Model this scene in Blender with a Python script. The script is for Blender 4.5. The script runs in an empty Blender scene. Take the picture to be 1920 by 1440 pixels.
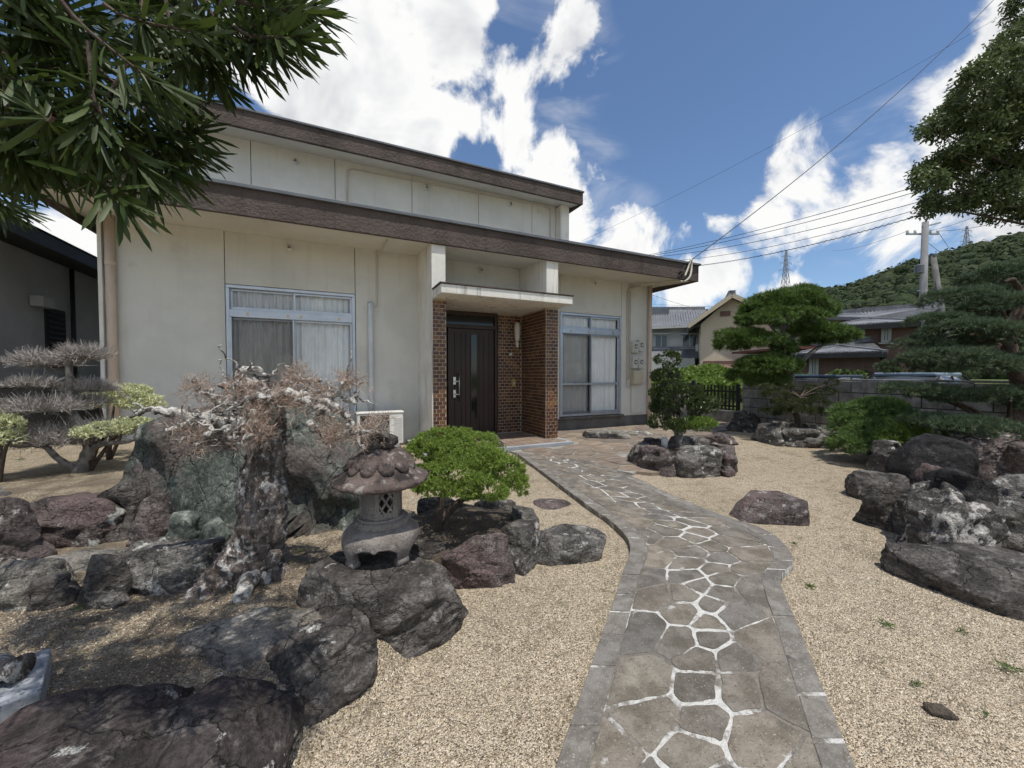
import bpy, bmesh, math, random
import numpy as np
from mathutils import Vector, Matrix

scene = bpy.context.scene
COL = scene.collection
# ---------------------------------------------------------------- camera
# world axes: X runs along the house front, Y points into the house, Z up; the photographer stands at the origin
F = 721.0 / 1920.0
YAW = math.radians(25.3); PITCH = math.radians(1.59); EYE = 1.40
cam_d = bpy.data.cameras.new('camera'); cam = bpy.data.objects.new('camera', cam_d); COL.objects.link(cam)
cam_d.sensor_width = 36.0; cam_d.lens = 36.0 * F; cam_d.clip_start = 0.02; cam_d.clip_end = 3000
cam.location = (0, 0, EYE); cam.rotation_euler = (math.pi/2 - PITCH, 0, -YAW)
scene.camera = cam
# ---------------------------------------------------------------- light
SUN_EL = math.radians(72); SUN_DIR2 = Vector((0.50, -0.87)).normalized()       # camera-right / camera-forward, towards the sun
FWD = Vector((math.sin(YAW), math.cos(YAW), 0)); RGT = Vector((math.cos(YAW), -math.sin(YAW), 0))
s2 = RGT*SUN_DIR2.x + FWD*SUN_DIR2.y
SUN = Vector((s2.x*math.cos(SUN_EL), s2.y*math.cos(SUN_EL), math.sin(SUN_EL)))
sd = bpy.data.lights.new('sun', 'SUN'); sd.energy = 3.2; sd.angle = math.radians(0.53); sd.color = (1, .955, .88)
sun = bpy.data.objects.new('sun', sd); COL.objects.link(sun)
sun.rotation_euler = SUN.to_track_quat('Z', 'Y').to_euler(); sun.location = (0, 0, 30)
scene.view_settings.view_transform = 'Standard'; scene.view_settings.look = 'None'
scene.view_settings.exposure = 0.34; scene.view_settings.gamma = 1.0
try: scene.view_settings.use_curve_mapping = False
except Exception: pass
scene.render.engine = 'CYCLES'
scene.cycles.max_bounces = 5; scene.cycles.diffuse_bounces = 3; scene.cycles.glossy_bounces = 3; scene.cycles.transparent_max_bounces = 10
scene.cycles.use_adaptive_sampling = True; scene.cycles.adaptive_threshold = .03; scene.cycles.caustics_reflective = False; scene.cycles.caustics_refractive = False

world = bpy.data.worlds.new('World'); scene.world = world; world.use_nodes = True
nt = world.node_tree; nt.nodes.clear()
def N(tree, typ, **kw):
    n = tree.nodes.new(typ)
    for k, v in kw.items():
        if k == 'ins':
            for i, val in v.items(): n.inputs[i].default_value = val
        else: setattr(n, k, v)
    return n
def build_world():
    L = nt.links.new
    out = N(nt, 'ShaderNodeOutputWorld'); bg = N(nt, 'ShaderNodeBackground'); L(bg.outputs[0], out.inputs[0])
    bg.inputs[1].default_value = 0.105
    sky = N(nt, 'ShaderNodeTexSky', sky_type='NISHITA', sun_disc=False)
    sky.sun_elevation = SUN_EL; sky.sun_rotation = math.atan2(SUN.x, SUN.y)
    sky.air_density = 1.0; sky.dust_density = 0.1; sky.ozone_density = 5.0
    d = N(nt, 'ShaderNodeTexCoord').outputs['Generated']
    def m_(op, a, b=None, clamp=False):
        n = N(nt, 'ShaderNodeMath', operation=op); n.use_clamp = clamp
        for i, v in enumerate((a, b)):
            if v is None: continue
            if isinstance(v, (int, float)): n.inputs[i].default_value = v
            else: L(v, n.inputs[i])
        return n.outputs[0]
    def rng_(s, lo, hi, a=0., b=1.):
        r = N(nt, 'ShaderNodeMapRange', interpolation_type='SMOOTHSTEP'); L(s, r.inputs[0])
        for i, q in enumerate((lo, hi, a, b)): r.inputs[i+1].default_value = q
        return r.outputs[0]
    # cumulus banks: azimuth from +Y clockwise, elevation, angular radius, weight
    tot = None; gaps = None
    for az, el, r, w in CLOUDS:
        az, el, r = map(math.radians, (az, el, r)); c = (math.sin(az)*math.cos(el), math.cos(az)*math.cos(el), math.sin(el))
        dp = N(nt, 'ShaderNodeVectorMath', operation='DISTANCE'); L(d, dp.inputs[0]); dp.inputs[1].default_value = c
        s = rng_(dp.outputs['Value'], 0, 2*math.sin(r/2)*1.6, abs(w), 0.)
        if w > 0: tot = s if tot is None else m_('MAXIMUM', tot, s)
        else: gaps = s if gaps is None else m_('MAXIMUM', gaps, s)
    tot = m_('SUBTRACT', tot, gaps)
    def billow(off=None, det=7.0):
        v = d
        if off is not None:
            q = N(nt, 'ShaderNodeVectorMath', operation='ADD'); L(d, q.inputs[0]); q.inputs[1].default_value = off; v = q.outputs[0]
        n1 = N(nt, 'ShaderNodeTexNoise', ins={'Scale': 4.6, 'Detail': det, 'Roughness': .56, 'Lacunarity': 2.15, 'Distortion': .35}); L(v, n1.inputs['Vector'])
        return n1.outputs['Fac']
    b0 = billow(); b1 = billow(tuple(SUN*0.05), 4.0)
    dens = m_('ADD', tot, m_('MULTIPLY', m_('SUBTRACT', b0, .5), 2.6))
    mask = rng_(dens, .36, .64)
    vn = N(nt, 'ShaderNodeTexNoise', ins={'Scale': 3.4, 'Detail': 5.0, 'Roughness': .6, 'Distortion': .6})
    vm = N(nt, 'ShaderNodeMapping'); vm.inputs['Scale'].default_value = (1, 1, 2.6); L(d, vm.inputs[0]); L(vm.outputs[0], vn.inputs['Vector'])
    veil = m_('MULTIPLY', rng_(vn.outputs['Fac'], .50, .80, 0, .40), rng_(tot, -.1, .35))
    m = m_('MAXIMUM', mask, veil)
    sh = m_('ADD', m_('MULTIPLY', m_('SUBTRACT', b1, b0), 3.6), rng_(dens, .60, 1.35, .0, .62), clamp=True)
    cr = N(nt, 'ShaderNodeMix', data_type='RGBA'); L(sh, cr.inputs['Factor'])
    cr.inputs['A'].default_value = (7.4, 7.4, 7.35, 1); cr.inputs['B'].default_value = (4.2, 4.4, 4.75, 1)
    mx = N(nt, 'ShaderNodeMix', data_type='RGBA'); L(m, mx.inputs['Factor']); L(sky.outputs[0], mx.inputs['A']); L(cr.outputs['Result'], mx.inputs['B'])
    L(mx.outputs['Result'], bg.inputs[0])
CLOUDS = [
  (60.7, 22.4, 6, 0.95), (64.6, 24.9, 6, 0.85), (68.1, 26.5, 6, 0.8), (72.3, 26.6, 6, 0.85), (59.2, 20.0, 5, 0.85), (66.6, 17.2, 8, 0.95), (37.5, 37.5, 5, 1.05), (35.3, 39.4, 5, 1.05), (28.4, 35.2, 6, 1.0), (73.5, 20.0, 9, 0.95), (-5.6, 30.3, 9, 1.0), (0.5, 32.7, 10, 1.1), (7.3, 36.8, 11, 1.1), (16.8, 40.6, 11, 1.1), (23.0, 39.5, 9, 1.0), (32.3, 37.5, 6, 0.9), (36.0, 37.9, 5, 0.85), (14.5, 32.1, 9, 1.0), (25.3, 30.9, 7, 1.0), (32.3, 29.0, 7, 1.0), (38.4, 26.8, 6, 0.95), (33.1, 24.1, 8, 1.0), (42.1, 21.5, 6, 0.9), (46.3, 19.4, 5, 0.9), (1.9, 38.5, 8, 0.75), (42.1, 18.2, 7, 0.8), (53.2, 13.3, 4, 0.7), (54.0, 19.8, 4, 0.55), (53.4, 23.5, 3, 0.45), (49.7, 12.7, 5, 0.6), (61.7, 23.7, 7, 0.75), (64.7, 21.4, 8, 0.9), (68.2, 19.3, 9, 1.0), (70.5, 23.3, 8, 0.8), (74.0, 27.0, 6, 0.9), (77.1, 28.1, 7, 1.0), (71.5, 15.9, 9, 0.95), (64.8, 16.5, 7, 0.7), (76.0, 13.2, 8, 0.9), (77.9, 20.4, 10, 1.0), (67.1, 30.8, 4, 0.6), (70.0, 29.6, 3, 0.5), (-24.5, 11.5, 8, 0.7), (-25.7, 13.6, 6, 0.6), (-9.4, 31.1, 6, 0.6), (62.0, 10.0, 4, 0.6), (77.1, 30.3, 6, 0.8), (100, 32, 14, 1.0), (125, 22, 15, 1.0), (150, 40, 14, 0.9), (180, 25, 17, 1.0), (210, 45, 14, 0.8), (235, 22, 16, 1.0), (265, 38, 15, 0.9), (290, 20, 15, 1.0), (315, 34, 13, 0.9), (50.1, 31.7, 13, -0.9), (57.3, 33.3, 10, -0.8), (46.7, 38.9, 10, -0.8), (18.3, 29.0, 3.0, -0.9), (21.0, 28.3, 2.5, -0.8), (26.8, 42.3, 4, -0.6), (56.3, 25.6, 8, -0.6), (-10.0, 29.3, 4, -0.6), (64.5, 27.8, 6, -0.5), (30.0, 34.1, 2.5, -0.4), (48.9, 24.9, 4, -0.6), (70.3, 32.6, 6, -0.7)]
build_world()

# ---------------------------------------------------------------- helpers
R_CAM = Matrix.Rotation(-YAW, 3, 'Z') @ Matrix.Rotation(math.pi/2 - PITCH, 3, 'X')
def ray(px, py): return R_CAM @ Vector(((px-960)/721.0, (720-py)/721.0, -1))
def GP(px, py, z=0.0):                      # where a sight line meets the level z
    d = ray(px, py); t = (z-EYE)/d.z
    return Vector((d.x*t, d.y*t, z))
def AT(px, py, dep):                        # point at a horizontal distance dep in front of the photographer
    d = ray(px, py); t = dep/(d.dot(FWD))
    return Vector((d.x*t, d.y*t, EYE+d.z*t))
def CW(r, d, z=0.0): return RGT*r + FWD*d + Vector((0, 0, z))
UP = Vector((0, 0, 1))

def _h(ix, iy, iz, s):
    n = (ix.astype(np.int64)*374761393 + iy.astype(np.int64)*668265263 + iz.astype(np.int64)*2147483647 + s*1274126177) & 0xffffffff
    n = ((n ^ (n >> 13))*1274126177) & 0xffffffff
    n = ((n ^ (n >> 16))*668265263) & 0xffffffff
    return (((n ^ (n >> 15)) & 0xffffff)/float(0xffffff))
def vnoise(P, s=0):
    i = np.floor(P); f = P-i; f = f*f*f*(f*(f*6-15)+10); r = 0
    for a in (0, 1):
        for b in (0, 1):
            for c in (0, 1):
                w = (f[:, 0] if a else 1-f[:, 0])*(f[:, 1] if b else 1-f[:, 1])*(f[:, 2] if c else 1-f[:, 2])
                r = r + w*_h(i[:, 0]+a, i[:, 1]+b, i[:, 2]+c, s)
    return r
def fbm(P, o=4, s=0, g=.5):
    r = 0; a = 1; t = 0
    for k in range(o):
        r = r + a*vnoise(P*(2.03**k)+k*17.3, s+k); t += a; a *= g
    return r/t - .5
def ridged(P, o=4, s=0):
    r = 0; a = 1; t = 0
    for k in range(o):
        r = r + a*(1-np.abs(2*vnoise(P*(2.1**k)+k*7.7, s+k)-1)); t += a; a *= .5
    return r/t

class MB:
    def __init__(s): s.v = []; s.f = []; s.n = 0
    def add(s, v, f):
        v = np.asarray(v, float).reshape(-1, 3)
        s.v.append(v); s.f += [tuple(int(i)+s.n for i in q) for q in f]; s.n += len(v)
    def box(s, x0, x1, y0, y1, z0, z1):
        s.add([(x0,y0,z0),(x1,y0,z0),(x1,y1,z0),(x0,y1,z0),(x0,y0,z1),(x1,y0,z1),(x1,y1,z1),(x0,y1,z1)],
              [(0,3,2,1),(4,5,6,7),(0,1,5,4),(1,2,6,5),(2,3,7,6),(3,0,4,7)]); return s
    def obox(s, c, ax, ay, az):             # oriented box: centre and three half-axis vectors
        c, ax, ay, az = map(Vector, (c, ax, ay, az))
        v = [c+ax*i+ay*j+az*k for k in (-1, 1) for (i, j) in ((-1,-1),(1,-1),(1,1),(-1,1))]
        s.add([tuple(p) for p in v], [(0,3,2,1),(4,5,6,7),(0,1,5,4),(1,2,6,5),(2,3,7,6),(3,0,4,7)]); return s
    def bar(s, a, b, w, h=None, up=UP):
        a, b = Vector(a), Vector(b); d = (b-a); l = d.length; d.normalize(); h = h or w
        if abs(d.dot(up)) > .98: up = Vector((1, 0, 0))
        x = d.cross(up).normalized(); y = x.cross(d)
        return s.obox((a+b)/2, d*(l/2), x*(w/2), y*(h/2))
    def tube(s, pts, rad, sides=8, cap=True):
        pts = [Vector(p) for p in pts]; n = len(pts)
        if not hasattr(rad, '__len__'): rad = [rad]*n
        t0 = (pts[1]-pts[0]).normalized(); ref = Vector((0, 0, 1)) if abs(t0.z) < .9 else Vector((1, 0, 0))
        x = t0.cross(ref).normalized(); V = []
        for i, p in enumerate(pts):
            t = (pts[min(i+1, n-1)]-pts[max(i-1, 0)]).normalized()
            x = (x - t*x.dot(t)).normalized(); y = t.cross(x)
            for k in range(sides):
                a = 2*math.pi*k/sides; V.append(tuple(p + (x*math.cos(a)+y*math.sin(a))*rad[i]))
        Fc = []
        for i in range(n-1):
            for k in range(sides):
                k2 = (k+1) % sides; Fc.append((i*sides+k, i*sides+k2, (i+1)*sides+k2, (i+1)*sides+k))
        if cap: Fc += [tuple(range(sides-1, -1, -1)), tuple((n-1)*sides+k for k in range(sides))]
        s.add(V, Fc); return s
    def lathe(s, prof, c=(0, 0, 0), seg=32, rf=None):
        V = []; n = len(prof)
        for i, (r, z) in enumerate(prof):
            for k in range(seg):
                a = 2*math.pi*k/seg; q = r*(rf(a, i) if rf else 1); V.append((c[0]+q*math.cos(a), c[1]+q*math.sin(a), c[2]+z))
        Fc = [(i*seg+k, i*seg+(k+1) % seg, (i+1)*seg+(k+1) % seg, (i+1)*seg+k) for i in range(n-1) for k in range(seg)]
        Fc += [tuple(range(seg-1, -1, -1)), tuple((n-1)*seg+k for k in range(seg))]
        s.add(V, Fc); return s
    def prism(s, poly, z0, z1, bev=0):
        n = len(poly)
        if bev:
            c = np.mean(np.array(poly), axis=0); inn = []
            for p in poly:
                d = np.array(p)-c; l = np.linalg.norm(d); inn.append(tuple(c+d*(1-bev/max(l, bev*2))))
            V = [(x, y, z0) for x, y in poly]+[(x, y, z1-bev*.6) for x, y in poly]+[(x, y, z1) for x, y in inn]
            Fc = [(i, (i+1) % n, n+(i+1) % n, n+i) for i in range(n)]+[(n+i, n+(i+1) % n, 2*n+(i+1) % n, 2*n+i) for i in range(n)]+[tuple(range(2*n, 3*n))]
        else:
            V = [(x, y, z0) for x, y in poly]+[(x, y, z1) for x, y in poly]
            Fc = [(i, (i+1) % n, n+(i+1) % n, n+i) for i in range(n)]+[tuple(range(n, 2*n)), tuple(range(n-1, -1, -1))]
        s.add(V, Fc); return s
    def arr(s): return np.concatenate(s.v) if s.v else np.zeros((0, 3))

def mesh_of(name, V, Fc, mat=None, smooth=False):
    me = bpy.data.meshes.new(name)
    V = np.asarray(V, np.float32)
    if isinstance(Fc, np.ndarray):
        k = Fc.shape[1]; me.vertices.add(len(V)); me.vertices.foreach_set('co', V.ravel())
        me.loops.add(Fc.size); me.loops.foreach_set('vertex_index', Fc.ravel().astype(np.int32))
        me.polygons.add(len(Fc)); me.polygons.foreach_set('loop_start', np.arange(0, Fc.size, k, dtype=np.int32))
        me.update(calc_edges=True)
    else:
        me.from_pydata([tuple(v) for v in V.tolist()], [], Fc)
    if smooth: me.polygons.foreach_set('use_smooth', np.ones(len(me.polygons), bool))
    if mat: me.materials.append(mat)
    me.update(); return me
def wloc(o):
    l = Vector((0, 0, 0))
    while o: l += o.location; o = o.parent
    return l
def tag(o, label, cat, group=None, kind=None):
    if label: o['label'] = label
    if cat: o['category'] = cat
    if group: o['group'] = group
    if kind: o['kind'] = kind
    return o
def ob(name, mb, mat, parent=None, smooth=False, bev=0, loc=None, kind=None, label=None):
    """mesh from world coordinates, shifted to its parent's base (or to loc)"""
    if isinstance(mb, tuple): V, Fc = mb
    else: V, Fc = mb.arr(), mb.f
    L = wloc(parent) if parent else Vector((0, 0, 0))
    o = bpy.data.objects.new(name, None) if False else None
    off = L + (Vector(loc) - L if loc is not None else Vector((0, 0, 0)))
    me = mesh_of(name, np.asarray(V) - np.array(off), Fc, mat, smooth)
    o = bpy.data.objects.new(name, me); COL.objects.link(o)
    if parent: o.parent = parent
    o.location = off - L
    if bev:
        m = o.modifiers.new('bevel', 'BEVEL'); m.width = bev; m.segments = 2; m.limit_method = 'ANGLE'
        me.polygons.foreach_set('use_smooth', np.ones(len(me.polygons), bool))
        w = o.modifiers.new('wn', 'WEIGHTED_NORMAL'); w.keep_sharp = True
    if kind: o['kind'] = kind
    if label: o['label'] = label
    return o
def box(name, x0, x1, y0, y1, z0, z1, mat, parent=None, bev=0.0, **k): return ob(name, MB().box(x0, x1, y0, y1, z0, z1), mat, parent, bev=bev, **k)
def thing(name, label, cat, loc, group=None):
    o = bpy.data.objects.new(name, None); COL.objects.link(o); o.location = loc; o.empty_display_size = .2
    return tag(o, label, cat, group)
def inst(name, me, parent, loc, rot=None, scale=None):
    o = bpy.data.objects.new(name, me); COL.objects.link(o); o.parent = parent
    o.location = Vector(loc) - (wloc(parent) if parent else Vector((0, 0, 0)))
    if rot is not None: o.rotation_euler = rot
    if scale is not None: o.scale = scale
    return o
def spline(pts, n=8):
    P = [Vector(p) for p in pts]; out = []
    for i in range(len(P)-1):
        a = P[max(i-1, 0)]; b = P[i]; c = P[i+1]; d = P[min(i+2, len(P)-1)]
        for k in range(n):
            t = k/n
            out.append(.5*((2*b)+(c-a)*t+(2*a-5*b+4*c-d)*t*t+(3*b-a-3*c+d)*t**3))
    out.append(P[-1]); return out
def lerpl(l, n):
    x = np.linspace(0, len(l)-1, n); return list(np.interp(x, range(len(l)), l))

# ---------------------------------------------------------------- materials
MATS = {}
def mat(name, c1, c2=None, scale=4.0, rough=.8, bump=0.0, bscale=None, bdist=.01, detail=6, metal=0, spec=.4, island=None, trans=0, speck=None, coords='Object', mlow=.35, mhigh=.65, stretch=None, spots=None):
    """procedural surface: noise between two colours, optional per-piece colour list, specks, relief"""
    m = bpy.data.materials.new(name); m.use_nodes = True; t = m.node_tree; t.nodes.clear(); L = t.links.new
    out = N(t, 'ShaderNodeOutputMaterial'); p = N(t, 'ShaderNodeBsdfPrincipled')
    p.inputs['Roughness'].default_value = rough; p.inputs['Metallic'].default_value = metal
    p.inputs['Specular IOR Level'].default_value = spec
    tc = N(t, 'ShaderNodeTexCoord'); vec = tc.outputs[coords] if coords != 'World' else N(t, 'ShaderNodeNewGeometry').outputs['Position']
    if stretch:
        mp = N(t, 'ShaderNodeMapping'); mp.inputs['Scale'].default_value = stretch; L(vec, mp.inputs[0]); vec = mp.outputs[0]
    def rgb(c): return (c[0], c[1], c[2], 1)
    colsock = None
    if island:
        g = N(t, 'ShaderNodeNewGeometry'); oi = N(t, 'ShaderNodeObjectInfo')
        a = N(t, 'ShaderNodeMath', operation='ADD'); L(g.outputs['Random Per Island'], a.inputs[0]); L(oi.outputs['Random'], a.inputs[1])
        fr = N(t, 'ShaderNodeMath', operation='FRACT'); L(a.outputs[0], fr.inputs[0])
        cr = N(t, 'ShaderNodeValToRGB'); e = cr.color_ramp.elements
        for i, c in enumerate(island):
            pos = i/(len(island)-1)
            el = e[0] if i == 0 else (e[1] if i == 1 and len(e) == 2 and len(island) == 2 else e.new(pos) if i < len(island)-1 else e[-1])
            el.position = pos; el.color = rgb(c)
        L(fr.outputs[0], cr.inputs[0]); colsock = cr.outputs[0]
    if c2 is not None or colsock is None:
        nz = N(t, 'ShaderNodeTexNoise', ins={'Scale': scale, 'Detail': detail, 'Roughness': .6}); L(vec, nz.inputs['Vector'])
        mr = N(t, 'ShaderNodeMapRange', interpolation_type='SMOOTHSTEP'); L(nz.outputs['Fac'], mr.inputs[0]); mr.inputs[1].default_value = mlow; mr.inputs[2].default_value = mhigh
        mx = N(t, 'ShaderNodeMix', data_type='RGBA'); L(mr.outputs[0], mx.inputs['Factor'])
        mx.inputs['A'].default_value = rgb(c1); mx.inputs['B'].default_value = rgb(c2 if c2 is not None else c1)
        if colsock is not None:
            mm = N(t, 'ShaderNodeMix', data_type='RGBA', blend_type='MULTIPLY'); mm.inputs['Factor'].default_value = 1
            L(colsock, mm.inputs['A']); L(mx.outputs['Result'], mm.inputs['B']); colsock = mm.outputs['Result']
        else: colsock = mx.outputs['Result']
    if spots:
        for (col, sc, lo, hi, det) in spots:
            n2 = N(t, 'ShaderNodeTexNoise', ins={'Scale': sc, 'Detail': det, 'Roughness': .62}); L(vec, n2.inputs['Vector'])
            m2 = N(t, 'ShaderNodeMapRange', interpolation_type='SMOOTHSTEP'); L(n2.outputs['Fac'], m2.inputs[0]); m2.inputs[1].default_value = lo; m2.inputs[2].default_value = hi
            x2 = N(t, 'ShaderNodeMix', data_type='RGBA'); L(m2.outputs[0], x2.inputs['Factor']); L(colsock, x2.inputs['A']); x2.inputs['B'].default_value = rgb(col)
            colsock = x2.outputs['Result']
    if speck:
        col, sc, thr = speck
        v = N(t, 'ShaderNodeTexVoronoi', ins={'Scale': sc}); L(vec, v.inputs['Vector'])
        hs = N(t, 'ShaderNodeMapRange'); sp = N(t, 'ShaderNodeSeparateColor'); L(v.outputs['Color'], sp.inputs[0]); L(sp.outputs[0], hs.inputs[0])
        hs.inputs[1].default_value = thr; hs.inputs[2].default_value = min(1, thr+.15)
        x3 = N(t, 'ShaderNodeMix', data_type='RGBA'); L(hs.outputs[0], x3.inputs['Factor']); L(colsock, x3.inputs['A']); x3.inputs['B'].default_value = rgb(col); colsock = x3.outputs['Result']
    L(colsock, p.inputs['Base Color'])
    if bump:
        bn = N(t, 'ShaderNodeTexNoise', ins={'Scale': bscale or scale*4, 'Detail': 4.0, 'Roughness': .62}); L(vec, bn.inputs['Vector'])
        b = N(t, 'ShaderNodeBump', ins={'Strength': bump, 'Distance': bdist}); L(bn.outputs['Fac'], b.inputs['Height']); L(b.outputs[0], p.inputs['Normal'])
    if trans:
        tr = N(t, 'ShaderNodeBsdfTranslucent'); L(colsock, tr.inputs[0]); ms = N(t, 'ShaderNodeMixShader'); ms.inputs[0].default_value = trans
        L(p.outputs[0], ms.inputs[1]); L(tr.outputs[0], ms.inputs[2]); L(ms.outputs[0], out.inputs[0])
    else: L(p.outputs[0], out.inputs[0])
    MATS[name] = m; return m
def glass_mat(name, tint=(.985, .99, .988), refl=1.0):
    m = bpy.data.materials.new(name); m.use_nodes = True; t = m.node_tree; t.nodes.clear(); L = t.links.new
    out = N(t, 'ShaderNodeOutputMaterial'); a = N(t, 'ShaderNodeBsdfTransparent'); a.inputs[0].default_value = (*tint, 1)
    g = N(t, 'ShaderNodeBsdfGlossy', ins={'Roughness': .02}); fr = N(t, 'ShaderNodeFresnel', ins={'IOR': 1.5})
    mm = N(t, 'ShaderNodeMath', operation='MULTIPLY'); mm.inputs[1].default_value = refl; L(fr.outputs[0], mm.inputs[0])
    bf = N(t, 'ShaderNodeMath', operation='SUBTRACT'); bf.inputs[0].default_value = 1; L(N(t, 'ShaderNodeNewGeometry').outputs['Backfacing'], bf.inputs[1])
    m3 = N(t, 'ShaderNodeMath', operation='MULTIPLY'); L(mm.outputs[0], m3.inputs[0]); L(bf.outputs[0], m3.inputs[1]); mm = m3
    ms = N(t, 'ShaderNodeMixShader'); L(mm.outputs[0], ms.inputs[0]); L(a.outputs[0], ms.inputs[1]); L(g.outputs[0], ms.inputs[2]); L(ms.outputs[0], out.inputs[0])
    return m
def rock_mat(name, dark, mid, light, lichen=(.55, .55, .5), lich=.62, tint=None, sc=1.0, strata=(1, 1, 1.9), bump=1.0):
    m = bpy.data.materials.new(name); m.use_nodes = True; t = m.node_tree; t.nodes.clear(); L = t.links.new
    out = N(t, 'ShaderNodeOutputMaterial'); p = N(t, 'ShaderNodeBsdfPrincipled'); p.inputs['Roughness'].default_value = .85; p.inputs['Specular IOR Level'].default_value = .3
    L(p.outputs[0], out.inputs[0])
    tc = N(t, 'ShaderNodeTexCoord'); oi = N(t, 'ShaderNodeObjectInfo')
    ad = N(t, 'ShaderNodeVectorMath', operation='MULTIPLY_ADD'); L(oi.outputs['Random'], ad.inputs[0]); ad.inputs[1].default_value = (31, 47, 13); L(tc.outputs['Object'], ad.inputs[2])
    mp = N(t, 'ShaderNodeMapping'); L(ad.outputs[0], mp.inputs[0]); mp.inputs['Scale'].default_value = strata; mp.inputs['Rotation'].default_value = (.4, .25, .3)
    def noise(v, s, d=8, r=.62, dist=0.0):
        n = N(t, 'ShaderNodeTexNoise', ins={'Scale': s*sc, 'Detail': float(d), 'Roughness': r, 'Distortion': dist}); L(v, n.inputs['Vector']); return n.outputs['Fac']
    def step(s, lo, hi, a=0., b=1.):
        r = N(t, 'ShaderNodeMapRange', interpolation_type='SMOOTHSTEP'); L(s, r.inputs[0])
        for i, q in enumerate((lo, hi, a, b)): r.inputs[i+1].default_value = q
        return r.outputs[0]
    def mix(f, a, b):
        x = N(t, 'ShaderNodeMix', data_type='RGBA'); L(f, x.inputs['Factor'])
        for k, q in (('A', a), ('B', b)):
            if isinstance(q, tuple): x.inputs[k].default_value = (*q, 1)
            else: L(q, x.inputs[k])
        return x.outputs['Result']
    v = mp.outputs[0]; ov = ad.outputs[0]
    c = mix(step(noise(v, 5.0, 7, .68, .4), .40, .60), dark, mid)
    c = mix(step(noise(v, 9.0, 4, .7), .52, .70), c, light)
    if tint: c = mix(step(noise(ov, 1.6, 4), .48, .62), c, tint)
    vo = N(t, 'ShaderNodeTexVoronoi', feature='DISTANCE_TO_EDGE', ins={'Scale': 2.6*sc}); 
    wv = N(t, 'ShaderNodeVectorMath', operation='MULTIPLY_ADD'); nn = N(t, 'ShaderNodeTexNoise', ins={'Scale': 4.0*sc, 'Detail': 5.0}); L(v, nn.inputs['Vector'])
    L(nn.outputs['Color'], wv.inputs[0]); wv.inputs[1].default_value = (.5, .5, .5); L(v, wv.inputs[2]); L(wv.outputs[0], vo.inputs['Vector'])
    crack = step(vo.outputs['Distance'], 0.0, .016, .30, 1.)
    c = mix(crack, tuple(q*.45 for q in dark), c)
    lm = noise(ov, 7.0, 6, .7); lm2 = noise(ov, 1.3, 3)
    la = N(t, 'ShaderNodeMath', operation='MULTIPLY_ADD'); L(lm2, la.inputs[0]); la.inputs[1].default_value = .55; 
    sub = N(t, 'ShaderNodeMath', operation='SUBTRACT'); L(lm, sub.inputs[0]); sub.inputs[1].default_value = .275; L(sub.outputs[0], la.inputs[2])
    c = mix(step(la.outputs[0], lich, lich+.06), c, lichen)
    fine = noise(ov, 60, 4, .72); c2 = N(t, 'ShaderNodeMix', data_type='RGBA', blend_type='MULTIPLY'); c2.inputs['Factor'].default_value = 1
    L(c, c2.inputs['A']); g = step(fine, .25, .75, .45, 1.5); L(g, c2.inputs['B']); L(c2.outputs['Result'], p.inputs['Base Color'])
    # relief: plates, cracks, grain
    hsum = N(t, 'ShaderNodeMath', operation='MULTIPLY_ADD'); L(noise(v, 5.0, 6, .68, .5), hsum.inputs[0]); hsum.inputs[1].default_value = 1.0
    cm = N(t, 'ShaderNodeMath', operation='MULTIPLY'); L(crack, cm.inputs[0]); cm.inputs[1].default_value = .25; L(cm.outputs[0], hsum.inputs[2])
    h2 = N(t, 'ShaderNodeMath', operation='MULTIPLY_ADD'); L(noise(ov, 34, 6, .74), h2.inputs[0]); h2.inputs[1].default_value = .35; L(hsum.outputs[0], h2.inputs[2])
    b = N(t, 'ShaderNodeBump', ins={'Strength': bump, 'Distance': .075/sc}); L(h2.outputs[0], b.inputs['Height']); L(b.outputs[0], p.inputs['Normal'])
    MATS[name] = m; return m
M_stucco = mat('stucco_cream', (.68, .67, .62), (.61, .60, .555), 1.2, .92, .35, 90, .006, spots=[((.50, .48, .43), 2.2, .60, .85, 5)], coords='World')
M_stucco_white = mat('stucco_white', (.80, .78, .72), (.70, .68, .62), 2.5, .92, .7, 55, .012, coords='World')
M_soffit = mat('soffit_paint', (.72, .69, .61), (.66, .63, .55), .8, .9, .1, 60, .003, coords='World')
M_fascia = mat('fascia_brown', (.070, .054, .046), (.098, .077, .067), 1.6, .85, .9, 22, .03, coords='World', spots=[((.115, .08, .07), 1.1, .55, .75, 4)])
M_cap = mat('roof_metal', (.10, .11, .125), (.14, .15, .165), 2, .45, .05, 30, coords='World')
M_joint = mat('panel_joint', (.30, .28, .24), rough=.9)
M_found = mat('foundation_grey', (.11, .105, .10), (.16, .155, .145), 3, .9, .3, 30, coords='World')
M_alu = mat('aluminium', (.55, .58, .63), (.48, .51, .56), 6, .38, metal=.6)
M_alu_dark = mat('dark_aluminium', (.02, .018, .017), rough=.4)
M_glass = glass_mat('window_glass')
M_curt_grey = mat('lace_curtain', (.55, .54, .53), (.74, .73, .72), 14, .95, .2, 60, stretch=(6, 6, .35))
M_curt_lt = mat('lace_curtain_light', (.74, .76, .78), (.88, .89, .90), 14, .95, .2, 60, stretch=(6, 6, .35))
M_curt_white = mat('sheer_curtain', (.92, .92, .91), (.86, .86, .85), 3, .95)
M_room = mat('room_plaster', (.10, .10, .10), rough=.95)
M_screen = glass_mat('insect_screen', (.84, .835, .83), .15)
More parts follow.
